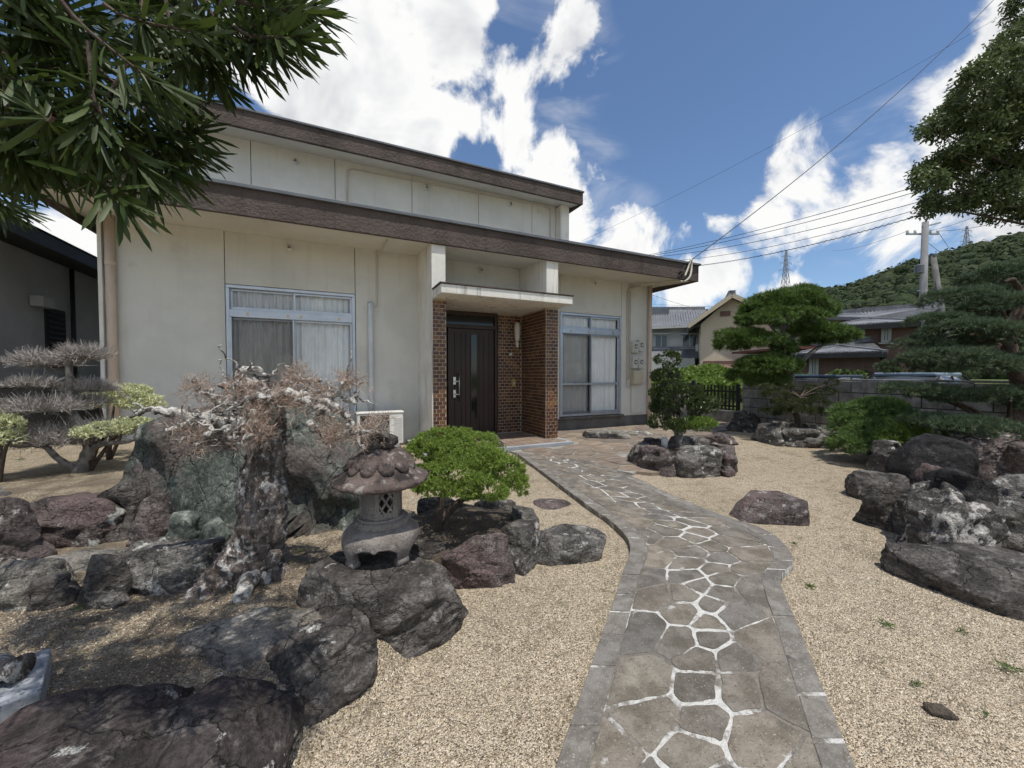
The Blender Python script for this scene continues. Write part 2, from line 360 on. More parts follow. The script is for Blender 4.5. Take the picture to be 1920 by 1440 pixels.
M_brick = mat('glazed_brick', (1, 1, 1), (.72, .72, .72), 20, .38, .3, 60, .004, spec=.5,
              island=[(.085, .030, .016), (.15, .058, .024), (.06, .022, .014), (.11, .040, .020), (.23, .105, .035), (.045, .018, .013), (.17, .065, .028), (.09, .03, .02), (.26, .13, .045), (.10, .035, .018)])
M_mortar_b = mat('brick_mortar', (.40, .35, .27), (.48, .43, .34), 12, .95, .3, 60)
M_door = mat('door_brown', (.042, .024, .018), (.055, .032, .024), 2, .42, .06, 80)
M_door_glass = mat('door_dark_glass', (.012, .013, .014), rough=.08, spec=.6)
M_steel = mat('brushed_steel', (.62, .61, .59), rough=.28, metal=1)
M_pipe = mat('pipe_peach', (.62, .50, .40), (.56, .45, .36), 3, .6)
M_pipe_w = mat('pipe_white', (.66, .70, .74), (.58, .62, .66), 3, .5)
M_conduit = mat('conduit_beige', (.55, .51, .43), rough=.6)
M_meter = mat('meter_grey', (.56, .55, .50), (.50, .49, .44), 5, .5)
M_meter_b = mat('meter_beige', (.55, .49, .36), (.49, .43, .32), 4, .6)
M_black = mat('black_plastic', (.015, .015, .016), rough=.5)
M_cable = mat('cable_black', (.02, .02, .022), rough=.6)
M_white_pl = mat('white_plastic', (.72, .71, .67), (.64, .63, .59), 4, .5)
M_brass = mat('brass', (.55, .40, .15), rough=.35, metal=.8)
M_lampglass = mat('frosted_glass', (.62, .58, .52), rough=.35)
M_tile = mat('porch_tile', (1, 1, 1), (.8, .8, .8), 15, .6, .1, 60, island=[(.28, .20, .15), (.22, .16, .125), (.33, .25, .19), (.25, .19, .15)])
M_conc = mat('concrete', (.34, .335, .32), (.25, .245, .235), 2.5, .9, .35, 40, coords='World')
M_conc_blue = mat('porch_kerb', (.33, .345, .36), (.25, .26, .275), 4, .8, .2, 40, coords='World')
M_flag = mat('flagstone', (1, 1, 1), (.58, .56, .52), 9, .88, .8, 60, .014, coords='World',
             island=[(.19, .172, .145), (.25, .222, .182), (.155, .143, .128), (.28, .24, .19), (.18, .17, .158), (.22, .195, .162)], spots=[((.115, .10, .085), 3.0, .54, .72, 6), ((.30, .265, .21), 4.2, .56, .74, 7), ((.38, .36, .32), 130, .60, .72, 3), ((.07, .062, .055), 90, .60, .70, 3), ((.46, .45, .42), 6.5, .66, .71, 10)])
M_flag_b = mat('flagstone_brown', (1, 1, 1), (.68, .64, .60), 3.5, .85, .7, 18, .02, coords='World', stretch=(1, 2.5, 1),
             island=[(.25, .20, .155), (.215, .18, .15), (.29, .235, .18), (.19, .165, .14)], spots=[((.34, .30, .26), 16, .60, .74, 8)])
M_border = mat('border_block', (1, 1, 1), (.62, .60, .57), 11, .9, .8, 60, .012, coords='World', island=[(.215, .20, .18), (.25, .232, .205), (.19, .178, .162)], spots=[((.36, .345, .315), 110, .58, .70, 3), ((.09, .082, .075), 6, .56, .72, 7)])
M_mortar = mat('path_mortar', (.25, .225, .19), (.18, .162, .138), 8, .95, .9, 45, .03, coords='World', detail=8)
def lime_mortar(m):
    # white lime is left in patches of the joints: more along the middle and in the outer border joints
    t = m.node_tree; L = t.links.new; p = [n for n in t.nodes if n.type == 'BSDF_PRINCIPLED'][0]; src = p.inputs['Base Color'].links[0].from_socket
    g = N(t, 'ShaderNodeNewGeometry'); n = N(t, 'ShaderNodeTexNoise', ins={'Scale': 3.4, 'Detail': 12.0, 'Roughness': .74}); L(g.outputs['Position'], n.inputs['Vector'])
    a = N(t, 'ShaderNodeAttribute', attribute_name='lime'); s = N(t, 'ShaderNodeMath', operation='MULTIPLY_ADD'); L(a.outputs['Fac'], s.inputs[0]); s.inputs[1].default_value = .17; L(n.outputs['Fac'], s.inputs[2])
    r = N(t, 'ShaderNodeMapRange', interpolation_type='SMOOTHSTEP'); L(s.outputs[0], r.inputs[0]); r.inputs[1].default_value = .555; r.inputs[2].default_value = .64
    x = N(t, 'ShaderNodeMix', data_type='RGBA'); L(r.outputs[0], x.inputs['Factor']); L(src, x.inputs['A']); x.inputs['B'].default_value = (.62, .61, .575, 1); L(x.outputs['Result'], p.inputs['Base Color'])
lime_mortar(M_mortar)
M_mortar_g = mat('terrace_mortar', (.34, .32, .285), (.20, .185, .165), 3, .95, .6, 45, .02, coords='World')
M_block = mat('wall_block', (1, 1, 1), (.62, .62, .60), 5, .95, .9, 22, .03, coords='World', island=[(.30, .29, .275), (.36, .35, .335), (.26, .25, .24), (.33, .32, .305)], spots=[((.12, .118, .11), 2.2, .52, .72, 6), ((.30, .29, .27), 18, .6, .74, 6)])
M_block_mortar = mat('block_mortar', (.07, .068, .065), rough=.95)
M_lowwall = mat('dark_block', (.085, .083, .08), (.125, .12, .115), 3, .95, .4, 30, coords='World', spots=[((.05, .05, .048), 1.5, .5, .7, 4)])
M_granite = mat('granite', (.34, .36, .385), (.24, .255, .275), 30, .8, .2, 120, coords='Object', speck=((.12, .12, .13), 140, .8))
M_lantern = mat('lantern_stone', (.25, .225, .205), (.155, .135, .122), 5, .9, .75, 60, .008, spots=[((.38, .37, .34), 11, .60, .72, 8), ((.075, .065, .06), 4.5, .55, .72, 6)], speck=((.10, .09, .085), 160, .82))
M_lantern_red = mat('lantern_roof_stone', (.15, .115, .102), (.085, .064, .057), 9, .92, 1.0, 45, .016, spots=[((.28, .25, .225), 16, .55, .66, 8), ((.030, .025, .024), 6.5, .50, .62, 8)])
M_soil = mat('soil', (.075, .06, .047), (.12, .098, .076), 9, .98, .9, 60, .03, coords='World', spots=[((.24, .20, .15), 40, .60, .72, 6)])
RK_dark = rock_mat('rock_dark', (.050, .044, .040), (.135, .121, .11), (.27, .25, .23), lich=.64)
RK_grey = rock_mat('rock_grey', (.085, .08, .073), (.21, .195, .178), (.36, .34, .31), lich=.61)
RK_purple = rock_mat('rock_purple', (.072, .058, .055), (.17, .138, .13), (.30, .265, .245), tint=(.16, .118, .11), lich=.62)
RK_green = rock_mat('rock_green', (.064, .076, .066), (.15, .172, .148), (.28, .30, .262), tint=(.135, .115, .104), lich=.72, strata=(1.5, 1, .8), sc=.62, bump=.75)
RK_umber = rock_mat('rock_umber', (.034, .028, .027), (.085, .071, .067), (.19, .168, .155), tint=(.10, .074, .071), lich=.63)
RK_black = rock_mat('rock_black', (.014, .0135, .0145), (.034, .032, .032), (.07, .066, .062), lich=.74, strata=(1, 1, 1.4))
RK_lichen = rock_mat('rock_lichen', (.058, .052, .048), (.14, .13, .12), (.26, .245, .22), lichen=(.52, .49, .46), lich=.55)
RK_light = rock_mat('rock_light', (.14, .13, .112), (.29, .27, .235), (.43, .40, .355), lichen=(.58, .56, .5), lich=.60)
M_bark_pine = rock_mat('pine_bark', (.075, .06, .052), (.23, .19, .168), (.42, .38, .345), lichen=(.56, .54, .51), lich=.55, sc=3.2, strata=(1, 1, .45), bump=1.0)
M_bark_dead = mat('dead_branch', (.58, .56, .52), (.14, .12, .105), 22, .95, 1.0, 60, .02, mlow=.44, mhigh=.58)
M_bark = mat('brown_bark', (.115, .085, .065), (.06, .044, .035), 12, .95, .8, 40, .02, stretch=(1, 1, .4))
M_bark_grey = mat('grey_bark', (.25, .23, .21), (.13, .12, .11), 14, .95, .7, 50, .012)
M_twig = mat('dead_twig', (1, 1, 1), island=[(.33, .30, .27), (.44, .41, .38), (.25, .22, .20), (.37, .335, .30)], rough=.95)
M_brown_needle = mat('dead_needle', (1, 1, 1), island=[(.40, .30, .235), (.52, .42, .345), (.30, .205, .155), (.46, .35, .28)], rough=.9, trans=.15)
def leafmat(n, cols, tr=.25, rough=.5, spec=.35): return mat(n, (1, 1, 1), island=cols, rough=rough, trans=tr, spec=spec)
M_podo = leafmat('podocarpus_leaf', [(.034, .056, .013), (.052, .082, .018), (.042, .066, .015), (.075, .110, .024)], .30, .5)
M_podo_far = leafmat('podocarpus_needle', [(.10, .17, .036), (.06, .11, .026), (.17, .25, .06), (.085, .145, .036)], .34)
M_pine_n = leafmat('white_pine_needle', [(.075, .115, .062), (.12, .17, .09), (.045, .075, .042), (.20, .255, .145)], .28)
M_juniper = leafmat('juniper_leaf', [(.22, .31, .055), (.29, .39, .08), (.15, .23, .042), (.37, .46, .12)], .4)
M_juniper_d = leafmat('juniper_dark_leaf', [(.12, .20, .055), (.17, .26, .075), (.08, .14, .042), (.22, .31, .10)], .35)
M_limeleaf = leafmat('lime_leaf', [(.16, .24, .04), (.22, .31, .06), (.12, .19, .035), (.26, .35, .085)], .35)
M_varieg = leafmat('variegated_leaf', [(.66, .67, .38), (.76, .76, .52), (.38, .44, .15), (.80, .80, .60), (.56, .59, .27)], .3)
M_yew = leafmat('yew_leaf', [(.055, .07, .022), (.075, .09, .03), (.04, .052, .018), (.095, .105, .036)], .25)
M_azalea = leafmat('azalea_leaf', [(.035, .055, .02), (.055, .085, .028), (.075, .105, .034), (.10, .125, .04)], .22, .35)
M_broad = leafmat('broad_leaf', [(.10, .135, .048), (.135, .175, .065), (.07, .10, .036), (.18, .215, .09)], .3, .45)
M_weed = leafmat('weed_leaf', [(.13, .18, .06), (.16, .22, .075), (.10, .15, .05)], .3)
M_forest = mat('forest_crown', (1, 1, 1), (.5, .52, .5), 2.2, .95, 1.0, 1.6, .6, coords='World', island=[(.030, .048, .016), (.045, .066, .020), (.022, .038, .013), (.058, .074, .022), (.034, .056, .022), (.050, .060, .018)])
M_forest_leaf = leafmat('forest_leaf', [(.026, .044, .013), (.042, .064, .019), (.019, .034, .010), (.055, .078, .024)], .15, .8)
M_crop = leafmat('crop_leaf', [(.17, .26, .05), (.22, .32, .07), (.13, .21, .04), (.28, .37, .10)], .35)

def streaks(m, amt=.80, sc=5.0, lo=.50, hi=.72):
    """rain streaks and soft grime running down a wall"""
    t = m.node_tree; L = t.links.new; p = [n for n in t.nodes if n.type == 'BSDF_PRINCIPLED'][0]; src = p.inputs['Base Color'].links[0].from_socket
    g = N(t, 'ShaderNodeNewGeometry'); mp = N(t, 'ShaderNodeMapping'); mp.inputs['Scale'].default_value = (sc, sc, sc*.06); L(g.outputs['Position'], mp.inputs[0])
    n = N(t, 'ShaderNodeTexNoise', ins={'Scale': 1.0, 'Detail': 6.0, 'Roughness': .65}); L(mp.outputs[0], n.inputs['Vector'])
    r = N(t, 'ShaderNodeMapRange', interpolation_type='SMOOTHSTEP'); L(n.outputs['Fac'], r.inputs[0]); r.inputs[1].default_value = lo; r.inputs[2].default_value = hi
    x = N(t, 'ShaderNodeMix', data_type='RGBA', blend_type='MULTIPLY'); L(r.outputs[0], x.inputs['Factor']); L(src, x.inputs['A']); x.inputs['B'].default_value = (amt, amt*.985, amt*.95, 1); L(x.outputs['Result'], p.inputs['Base Color'])
streaks(M_stucco, .92); streaks(M_stucco_white, .62, 9.0, .54, .66); streaks(M_fascia, .72, 3.0); streaks(M_soffit, .9, 2.0); streaks(M_found, .7); streaks(M_block, .65, 4.0)
# ================================================================ ground
def inpoly(x, y, poly):
    x = np.asarray(x); y = np.asarray(y); r = np.zeros(x.shape, bool); n = len(poly)
    for i in range(n):
        x0, y0 = poly[i]; x1, y1 = poly[(i+1) % n]
        c = ((y0 > y) != (y1 > y)) & (x < (x1-x0)*(y-y0)/((y1-y0) if abs(y1-y0) > 1e-9 else 1e-9)+x0)
        r ^= c
    return r
def polydist(x, y, poly):
    d = np.full(np.shape(x), 1e9); n = len(poly)
    for i in range(n):
        ax, ay = poly[i]; bx, by = poly[(i+1) % n]; ex, ey = bx-ax, by-ay
        t = np.clip(((x-ax)*ex+(y-ay)*ey)/(ex*ex+ey*ey+1e-12), 0, 1)
        d = np.minimum(d, np.hypot(x-ax-t*ex, y-ay-t*ey))
    return np.where(inpoly(x, y, poly), d, -d)
# planting beds in (right, forward) metres from the photographer
BED1 = [(-.62, 1.72), (-.50, 2.25), (-.42, 2.9), (-.9, 3.6), (-2.6, 3.7), (-5.5, 3.7), (-5.5, .3), (-1.6, .3), (-1.0, 1.15)]
BED2 = [(-1.9, 3.35), (-1.75, 4.3), (-3.1, 5.6), (-8, 5.6), (-8, 2.7), (-3.1, 2.95)]
def rd(X, Y): return X*RGT.x+Y*RGT.y, X*FWD.x+Y*FWD.y
def height(X, Y):
    r, d = rd(X, Y); sm = lambda q, w: np.clip(q/w+.5, 0, 1)**2*(3-2*np.clip(q/w+.5, 0, 1))
    z = .17*sm(polydist(r, d, BED1), .22)
    z = np.maximum(z, .45*sm(polydist(r, d, BED2), .12))
    P = np.stack([X*2.2, Y*2.2, X*0], -1); z = z + (fbm(P, 3, 5)*.03)*np.where((np.abs(X) < 12) & (np.abs(Y) < 12), 1, 0)
    return z - .012
def build_ground():
    def grid(xs, ys):
        X, Y = np.meshgrid(xs, ys); nx, ny = len(xs), len(ys)
        X = X.ravel(); Y = Y.ravel(); Z = height(X, Y)
        far = np.maximum(np.maximum(np.abs(X)-14, np.abs(Y)-14), 0); Z = np.where(far > 0, -.012, Z)
        i = np.arange(nx*ny).reshape(ny, nx); Fc = np.stack([i[:-1, :-1].ravel(), i[:-1, 1:].ravel(), i[1:, 1:].ravel(), i[1:, :-1].ravel()], 1)
        return np.stack([X, Y, Z], 1), Fc
    near = np.arange(-9, 12.01, .06)
    far_ = np.array([-2500, -900, -400, -150, -60, -30, -18, -12]); 
    xs = np.concatenate([far_, near, np.array([16, 22, 40, 80, 200, 500, 1000, 2500])])
    ys = np.concatenate([far_, np.arange(-9, 10.01, .06), np.array([14, 22, 40, 80, 200, 500, 1000, 2500])])
    V, Fc = grid(xs, ys)
    m = bpy.data.materials.new('gravel'); m.use_nodes = True; t = m.node_tree; t.nodes.clear(); L = t.links.new
    out = N(t, 'ShaderNodeOutputMaterial'); p = N(t, 'ShaderNodeBsdfPrincipled'); p.inputs['Roughness'].default_value = .95; p.inputs['Specular IOR Level'].default_value = .15; L(p.outputs[0], out.inputs[0])
    pos = N(t, 'ShaderNodeNewGeometry').outputs['Position']
    v = N(t, 'ShaderNodeTexVoronoi', ins={'Scale': 170.0, 'Randomness': 1.0}); L(pos, v.inputs['Vector'])
    sp = N(t, 'ShaderNodeSeparateColor'); L(v.outputs['Color'], sp.inputs[0])
    cr = N(t, 'ShaderNodeValToRGB'); e = cr.color_ramp.elements
    cols = [(0, (.13, .10, .066)), (.16, (.36, .285, .19)), (.42, (.57, .465, .325)), (.75, (.70, .59, .43)), (1, (.83, .74, .60))]
    e[0].position = 0; e[0].color = (*cols[0][1], 1); e[1].position = 1; e[1].color = (*cols[-1][1], 1)
    for q, c in cols[1:-1]: k = e.new(q); k.color = (*c, 1)
    L(sp.outputs[0], cr.inputs[0])
    def nz(s, d, lo, hi, r=.6):
        n = N(t, 'ShaderNodeTexNoise', ins={'Scale': s, 'Detail': float(d), 'Roughness': r}); L(pos, n.inputs['Vector'])
        q = N(t, 'ShaderNodeMapRange', interpolation_type='SMOOTHSTEP'); L(n.outputs['Fac'], q.inputs[0]); q.inputs[1].default_value = lo; q.inputs[2].default_value = hi
        return q.outputs[0]
    def mix(f, a, b, fac=1):
        x = N(t, 'ShaderNodeMix', data_type='RGBA'); 
        q = N(t, 'ShaderNodeMath', operation='MULTIPLY'); L(f, q.inputs[0]); q.inputs[1].default_value = fac; L(q.outputs[0], x.inputs['Factor'])
        L(a, x.inputs['A']); x.inputs['B'].default_value = (*b, 1); return x.outputs['Result']
    c = cr.outputs[0]
    c = mix(nz(70, 4, .54, .66, .75), c, (.13, .11, .075), .75)
    c = mix(nz(7, 6, .50, .68, .72), c, (.21, .175, .115), .6)
    c = mix(nz(.55, 4, .50, .66), c, (.30, .25, .17), .35)      # damp dark grit between the stones
    c = mix(nz(1.6, 6, .57, .75), c, (.22, .18, .125), .5)
    c = mix(nz(1.1, 6, .54, .68, .65), c, (.15, .14, .075), .45)           # faint moss
    at = N(t, 'ShaderNodeAttribute', attribute_name='litter')
    lt = N(t, 'ShaderNodeMath', operation='MULTIPLY'); L(at.outputs['Fac'], lt.inputs[0]); L(nz(4.5, 6, .34, .60), lt.inputs[1])
    c = mix(lt.outputs[0], c, (.15, .118, .088), .7)
    at2 = N(t, 'ShaderNodeAttribute', attribute_name='meadow')
    c = mix(at2.outputs['Fac'], c, (.085, .11, .035))
    L(c, p.inputs['Base Color'])
    h = N(t, 'ShaderNodeMath', operation='MULTIPLY_ADD'); L(v.outputs['Distance'], h.inputs[0]); h.inputs[1].default_value = -1.0
    n2 = N(t, 'ShaderNodeTexNoise', ins={'Scale': 30.0, 'Detail': 5.0}); L(pos, n2.inputs['Vector']); L(n2.outputs['Fac'], h.inputs[2])
    b = N(t, 'ShaderNodeBump', ins={'Strength': 1.0, 'Distance': .014}); L(h.outputs[0], b.inputs['Height']); L(b.outputs[0], p.inputs['Normal'])
    o = ob('ground', (V, Fc), m, smooth=True, kind='structure')
    a = o.data.attributes.new('litter', 'FLOAT', 'POINT'); r, d = rd(V[:, 0], V[:, 1])
    lit = np.clip(polydist(r, d, BED1)/.3+.3, 0, 1)
    a.data.foreach_set('value', lit.astype(np.float32))
    a = o.data.attributes.new('meadow', 'FLOAT', 'POINT'); a.data.foreach_set('value', np.clip((np.maximum(V[:, 0]-10.6, V[:, 1]-11)), 0, 1).astype(np.float32))
    o['label'] = 'beige gravel covering the garden'
    return o
ground = build_ground()
M_grain = mat('gravel_grain', (1, 1, 1), island=[(.36, .28, .20), (.54, .455, .345), (.60, .52, .41), (.47, .385, .285), (.68, .61, .51), (.26, .20, .145), (.57, .48, .365)], rough=.9, spec=.2)
rng = np.random.default_rng(7)

# ================================================================ Voronoi paving
def clip_half(poly, nx, ny, c):
    out = []; n = len(poly)
    for i in range(n):
        a = poly[i]; b = poly[(i+1) % n]; da = a[0]*nx+a[1]*ny-c; db = b[0]*nx+b[1]*ny-c
        if da <= 0: out.append(a)
        if (da < 0) != (db < 0) and abs(da-db) > 1e-12:
            t = da/(da-db); out.append((a[0]+(b[0]-a[0])*t, a[1]+(b[1]-a[1])*t))
    return out
def voronoi(pts, bounds):
    x0, x1, y0, y1 = bounds; cells = []
    for i, (px, py) in enumerate(pts):
        poly = [(x0, y0), (x1, y0), (x1, y1), (x0, y1)]
        ds = sorted((((qx-px)**2+(qy-py)**2), qx, qy) for j, (qx, qy) in enumerate(pts) if j != i)[:18]
        for _, qx, qy in ds:
            nx, ny = qx-px, qy-py; l = math.hypot(nx, ny); nx /= l; ny /= l
            poly = clip_half(poly, nx, ny, nx*(px+qx)/2+ny*(py+qy)/2)
            if len(poly) < 3: break
        cells.append(poly)
    return cells
def inset(poly, d):
    out = list(poly); n = len(poly)
    A = sum(poly[i][0]*poly[(i+1) % n][1]-poly[(i+1) % n][0]*poly[i][1] for i in range(n)); s = 1 if A > 0 else -1
    for i in range(n):
        ax, ay = poly[i]; bx, by = poly[(i+1) % n]; ex, ey = bx-ax, by-ay; l = math.hypot(ex, ey)
        if l < 1e-6: continue
        nx, ny = ey/l*s, -ex/l*s; out = clip_half(out, nx, ny, nx*ax+ny*ay-d)
        if len(out) < 3: return []
    return out
def chaikin(poly, k=1, q=.22):
    for _ in range(k):
        o = []; n = len(poly)
        for i in range(n):
            a = poly[i]; b = poly[(i+1) % n]; o += [(a[0]*(1-q)+b[0]*q, a[1]*(1-q)+b[1]*q), (a[0]*q+b[0]*(1-q), a[1]*q+b[1]*(1-q))]
        poly = o
    return poly
def poisson(bounds, r, rnd, n=4000, ry=1.0):
    x0, x1, y0, y1 = bounds; P = []
    for _ in range(n):
        p = (rnd.uniform(x0, x1), rnd.uniform(y0, y1)); rr = r*rnd.uniform(.75, 1.35)
        if all((p[0]-q[0])**2+((p[1]-q[1])/ry)**2 > rr*rr for q in P): P.append(p)
    return P
def ccw(poly):
    A = sum(poly[i][0]*poly[(i+1) % len(poly)][1]-poly[(i+1) % len(poly)][0]*poly[i][1] for i in range(len(poly)))
    return poly if A > 0 else poly[::-1]
PATH_TOP = .045
PL = [(820, 2600), (930, 1800), (1040, 1440), (1092, 1290), (1138, 1160), (1165, 1080), (1181, 1020), (1150, 980), (1100, 945), (1045, 905), (1000, 872), (966, 848)]
PR = [(2200, 2600), (1760, 1800), (1605, 1440), (1548, 1300), (1500, 1180), (1463, 1085), (1487, 1045), (1440, 995), (1345, 962), (1255, 925), (1185, 893), (1100, 862)]
def build_path():
    rnd = random.Random(11)
    A = [GP(*p, PATH_TOP) for p in PL]; B = [GP(*p, PATH_TOP) for p in PR]
    A = spline(A, 6); B = spline(B, 6); n = len(A)
    cum = [0]
    for i in range(1, n): cum.append(cum[-1]+((A[i]+B[i])/2-(A[i-1]+B[i-1])/2).length)
    LT = cum[-1]; WD = 1.2
    def mp(s, t):
        s = min(max(s, 0), LT-1e-6); i = max(k for k in range(n) if cum[k] <= s); i = min(i, n-2)
        f = (s-cum[i])/max(cum[i+1]-cum[i], 1e-9); a = A[i].lerp(A[i+1], f); b = B[i].lerp(B[i+1], f); q = a.lerp(b, t/WD)
        return (q.x, q.y)
    V = []; Fc = []; K = 20; lime = []
    for i in range(n):
        for k in range(K+1):
            q = A[i].lerp(B[i], k/K); V.append((q.x, q.y, PATH_TOP-.004)); f = k/K; lime.append(max(math.exp(-((f-.52)/.24)**2), .3 if f < .01 or f > .99 else .85 if f < .05 or f > .95 else (.55 if f < .1 or f > .9 else 0)))
        for q in (A[i], B[i]): V.append((q.x, q.y, -.06)); lime.append(0)
    w_ = K+3
    for i in range(n-1):
        a = i*w_; b = a+w_
        Fc += [(a+k, a+k+1, b+k+1, b+k) for k in range(K)]+[(a+K+1, a, b, b+K+1), (a+K, a+K+2, b+K+2, b+K)]
    path = ob('path', (V, Fc), M_mortar, kind='structure'); path['label'] = 'curving flagstone path with white mortar joints'
    at_ = path.data.attributes.new('lime', 'FLOAT', 'POINT'); at_.data.foreach_set('value', np.array(lime, np.float32))
    bw = .135
    # border blocks
    for (t0, t1) in ((0, bw), (WD-bw, WD)):
        s = 0; 
        while s < LT-.1:
            l = rnd.uniform(.20, .33); e = min(s+l, LT); g = .004 if rnd.random() < .4 else rnd.uniform(.008, .016)
            k = 4; P = [(s+g+(e-s-2*g)*i/k, t0+.001) for i in range(k+1)]+[(s+g+(e-s-2*g)*i/k, t1-.001) for i in range(k, -1, -1)]
            poly = ccw([mp(*q) for q in P]); m_ = MB(); m_.prism(poly, -.05, PATH_TOP+rnd.uniform(-.002, .003), .003)
            c = sum((Vector((*q, 0)) for q in poly), Vector())/len(poly)
            ob('border_block', m_, M_border, path, loc=(c.x, c.y, 0)); s = e
    pts = []                                # big slabs along both sides, smaller pieces between
    for _ in range(6000):
        q = (rnd.uniform(0, LT), rnd.uniform(bw+.03, WD-bw-.03)); e = abs(q[1]/WD-.52)/.40; r0 = (.165+.15*min(1, e)**1.5)*rnd.uniform(.8, 1.3)
        if all((q[0]-p[0])**2+(q[1]-p[1])**2 > r0*r0 for p in pts): pts.append(q)
    for poly in voronoi(pts, (0, LT, bw-.003, WD-bw+.003)):
        if len(poly) < 3: continue
        ct = 1-min(1, abs(np.mean([q[1] for q in poly])-WD*.52)/(WD*.30)); poly = inset(poly, .004+rnd.uniform(.002, .013)*(.35+.65*ct))
        if len(poly) < 3: continue
        # refine edges so stones follow the bend and look hewn
        fine = []
        for i in range(len(poly)):
            a = poly[i]; b = poly[(i+1) % len(poly)]; k = max(1, int(math.hypot(b[0]-a[0], b[1]-a[1])/.035))
            fine += [(a[0]+(b[0]-a[0])*j/k+rnd.uniform(-.005, .005), a[1]+(b[1]-a[1])*j/k+rnd.uniform(-.005, .005)) for j in range(k)]
        cx_, cy_ = np.mean(np.array(fine), 0); wob = fbm(np.array([[q[0]*9, q[1]*9, 3.] for q in fine]), 4, 21)*(.5+.9*ct); fine = [(q[0]+(cx_-q[0])*max(0, wb)*.30, min(max(q[1]+(cy_-q[1])*max(0, wb)*.30, bw), WD-bw)) for q, wb in zip(fine, wob)]
        fine = chaikin(fine, 1); w = ccw([mp(*q) for q in fine])
        m_ = MB(); m_.prism(w, -.03, PATH_TOP+rnd.uniform(-.0025, .0015), .0025)
        c = sum((Vector((*q, 0)) for q in w), Vector())/len(w)
        ob('flagstone', m_, M_flag, path, loc=(c.x, c.y, 0))
    return path, [(p.x, p.y) for p in A]+[(p.x, p.y) for p in reversed(B)]
path, PATH_POLY = build_path()
TERR = [(2.85, 6.14), (2.95, 5.55), (3.45, 4.75), (3.75, 4.05), (4.15, 4.2), (4.5, 5.0), (5.9, 5.2), (7.3, 5.9), (9.9, 6.5), (9.9, 8.0), (7.9, 7.78), (4.2, 7.78), (4.2, 6.14)]
def build_terrace():
    rnd = random.Random(5); m_ = MB(); m_.prism(ccw(TERR), -.05, .026)
    terr = ob('terrace', m_, M_mortar_g, kind='structure'); terr['label'] = 'brown natural stone terrace below the white curtained window'
    P = poisson((2.7, 10, 3.9, 7.9), .42, rnd, 5000)
    for poly in voronoi(P, (2.7, 10, 3.9, 7.76)):
        c = np.mean(np.array(poly), 0) if len(poly) > 2 else None
        if c is None or not inpoly(np.array([c[0]]), np.array([c[1]]), TERR)[0]: continue
        if inpoly(np.array([c[0]]), np.array([c[1]]), PATH_POLY)[0] or (c[0] < 4.3 and c[1] > 6.1): continue
        poly = inset(poly, rnd.uniform(.008, .016))
        if len(poly) < 3: continue
        fine = []
        for i in range(len(poly)):
            a = poly[i]; b = poly[(i+1) % len(poly)]; k = max(1, int(math.hypot(b[0]-a[0], b[1]-a[1])/.13))
            fine += [(a[0]+(b[0]-a[0])*j/k+rnd.uniform(-.012, .012), a[1]+(b[1]-a[1])*j/k+rnd.uniform(-.012, .012)) for j in range(k)]
        fine = [(x, min(y, 7.76)) for x, y in chaikin(fine, 1)]
        m_ = MB(); m_.prism(ccw(fine), -.03, .033+rnd.uniform(-.002, .006), .006); cc = np.mean(np.array(fine), 0)
        ob('flagstone', m_, M_flag_b, terr, loc=(cc[0], cc[1], 0))
    return terr
terrace = build_terrace()
def build_grains():
    # loose grains lying on the gravel close by
    n = 90000; rr = rng.uniform(-2.6, 3.6, n*3); dd = rng.uniform(.9, 5.2, n*3); keep = rng.random(n*3) < np.clip(1.5/dd, 0, 1)**1.3
    rr, dd = rr[keep][:n], dd[keep][:n]
    X = rr*RGT.x+dd*FWD.x; Y = rr*RGT.y+dd*FWD.y
    k = ~(inpoly(X, Y, PATH_POLY) | inpoly(X, Y, TERR)) & ((polydist(*rd(X, Y), BED1) < .05) | (rng.random(len(X)) < .3)); X, Y = X[k], Y[k]; n = len(X); Z = height(X, Y)
    s = rng.uniform(.0025, .0060, n)*1.15; base = np.array([(1, 0, -.3), (-.5, .87, -.3), (-.5, -.87, -.3), (.1, .1, .75), (-.2, .3, .5)])
    V = base[None]*s[:, None, None]*rng.uniform(.7, 1.3, (n, 5, 1)); a = rng.uniform(0, 6.28, n); ca, sa = np.cos(a)[:, None], np.sin(a)[:, None]
    V = np.stack([V[..., 0]*ca-V[..., 1]*sa, V[..., 0]*sa+V[..., 1]*ca, V[..., 2]], -1)+np.stack([X, Y, Z], -1)[:, None]
    f = np.array([(0, 1, 3), (1, 4, 3), (1, 2, 4), (2, 3, 4), (2, 0, 3)]); Fc = (f[None]+np.arange(n)[:, None, None]*5).reshape(-1, 3)
    o = ob('gravel', (V.reshape(-1, 3), Fc), M_grain, kind='stuff'); tag(o, 'loose beige gravel grains beside the path', 'gravel')
build_grains()
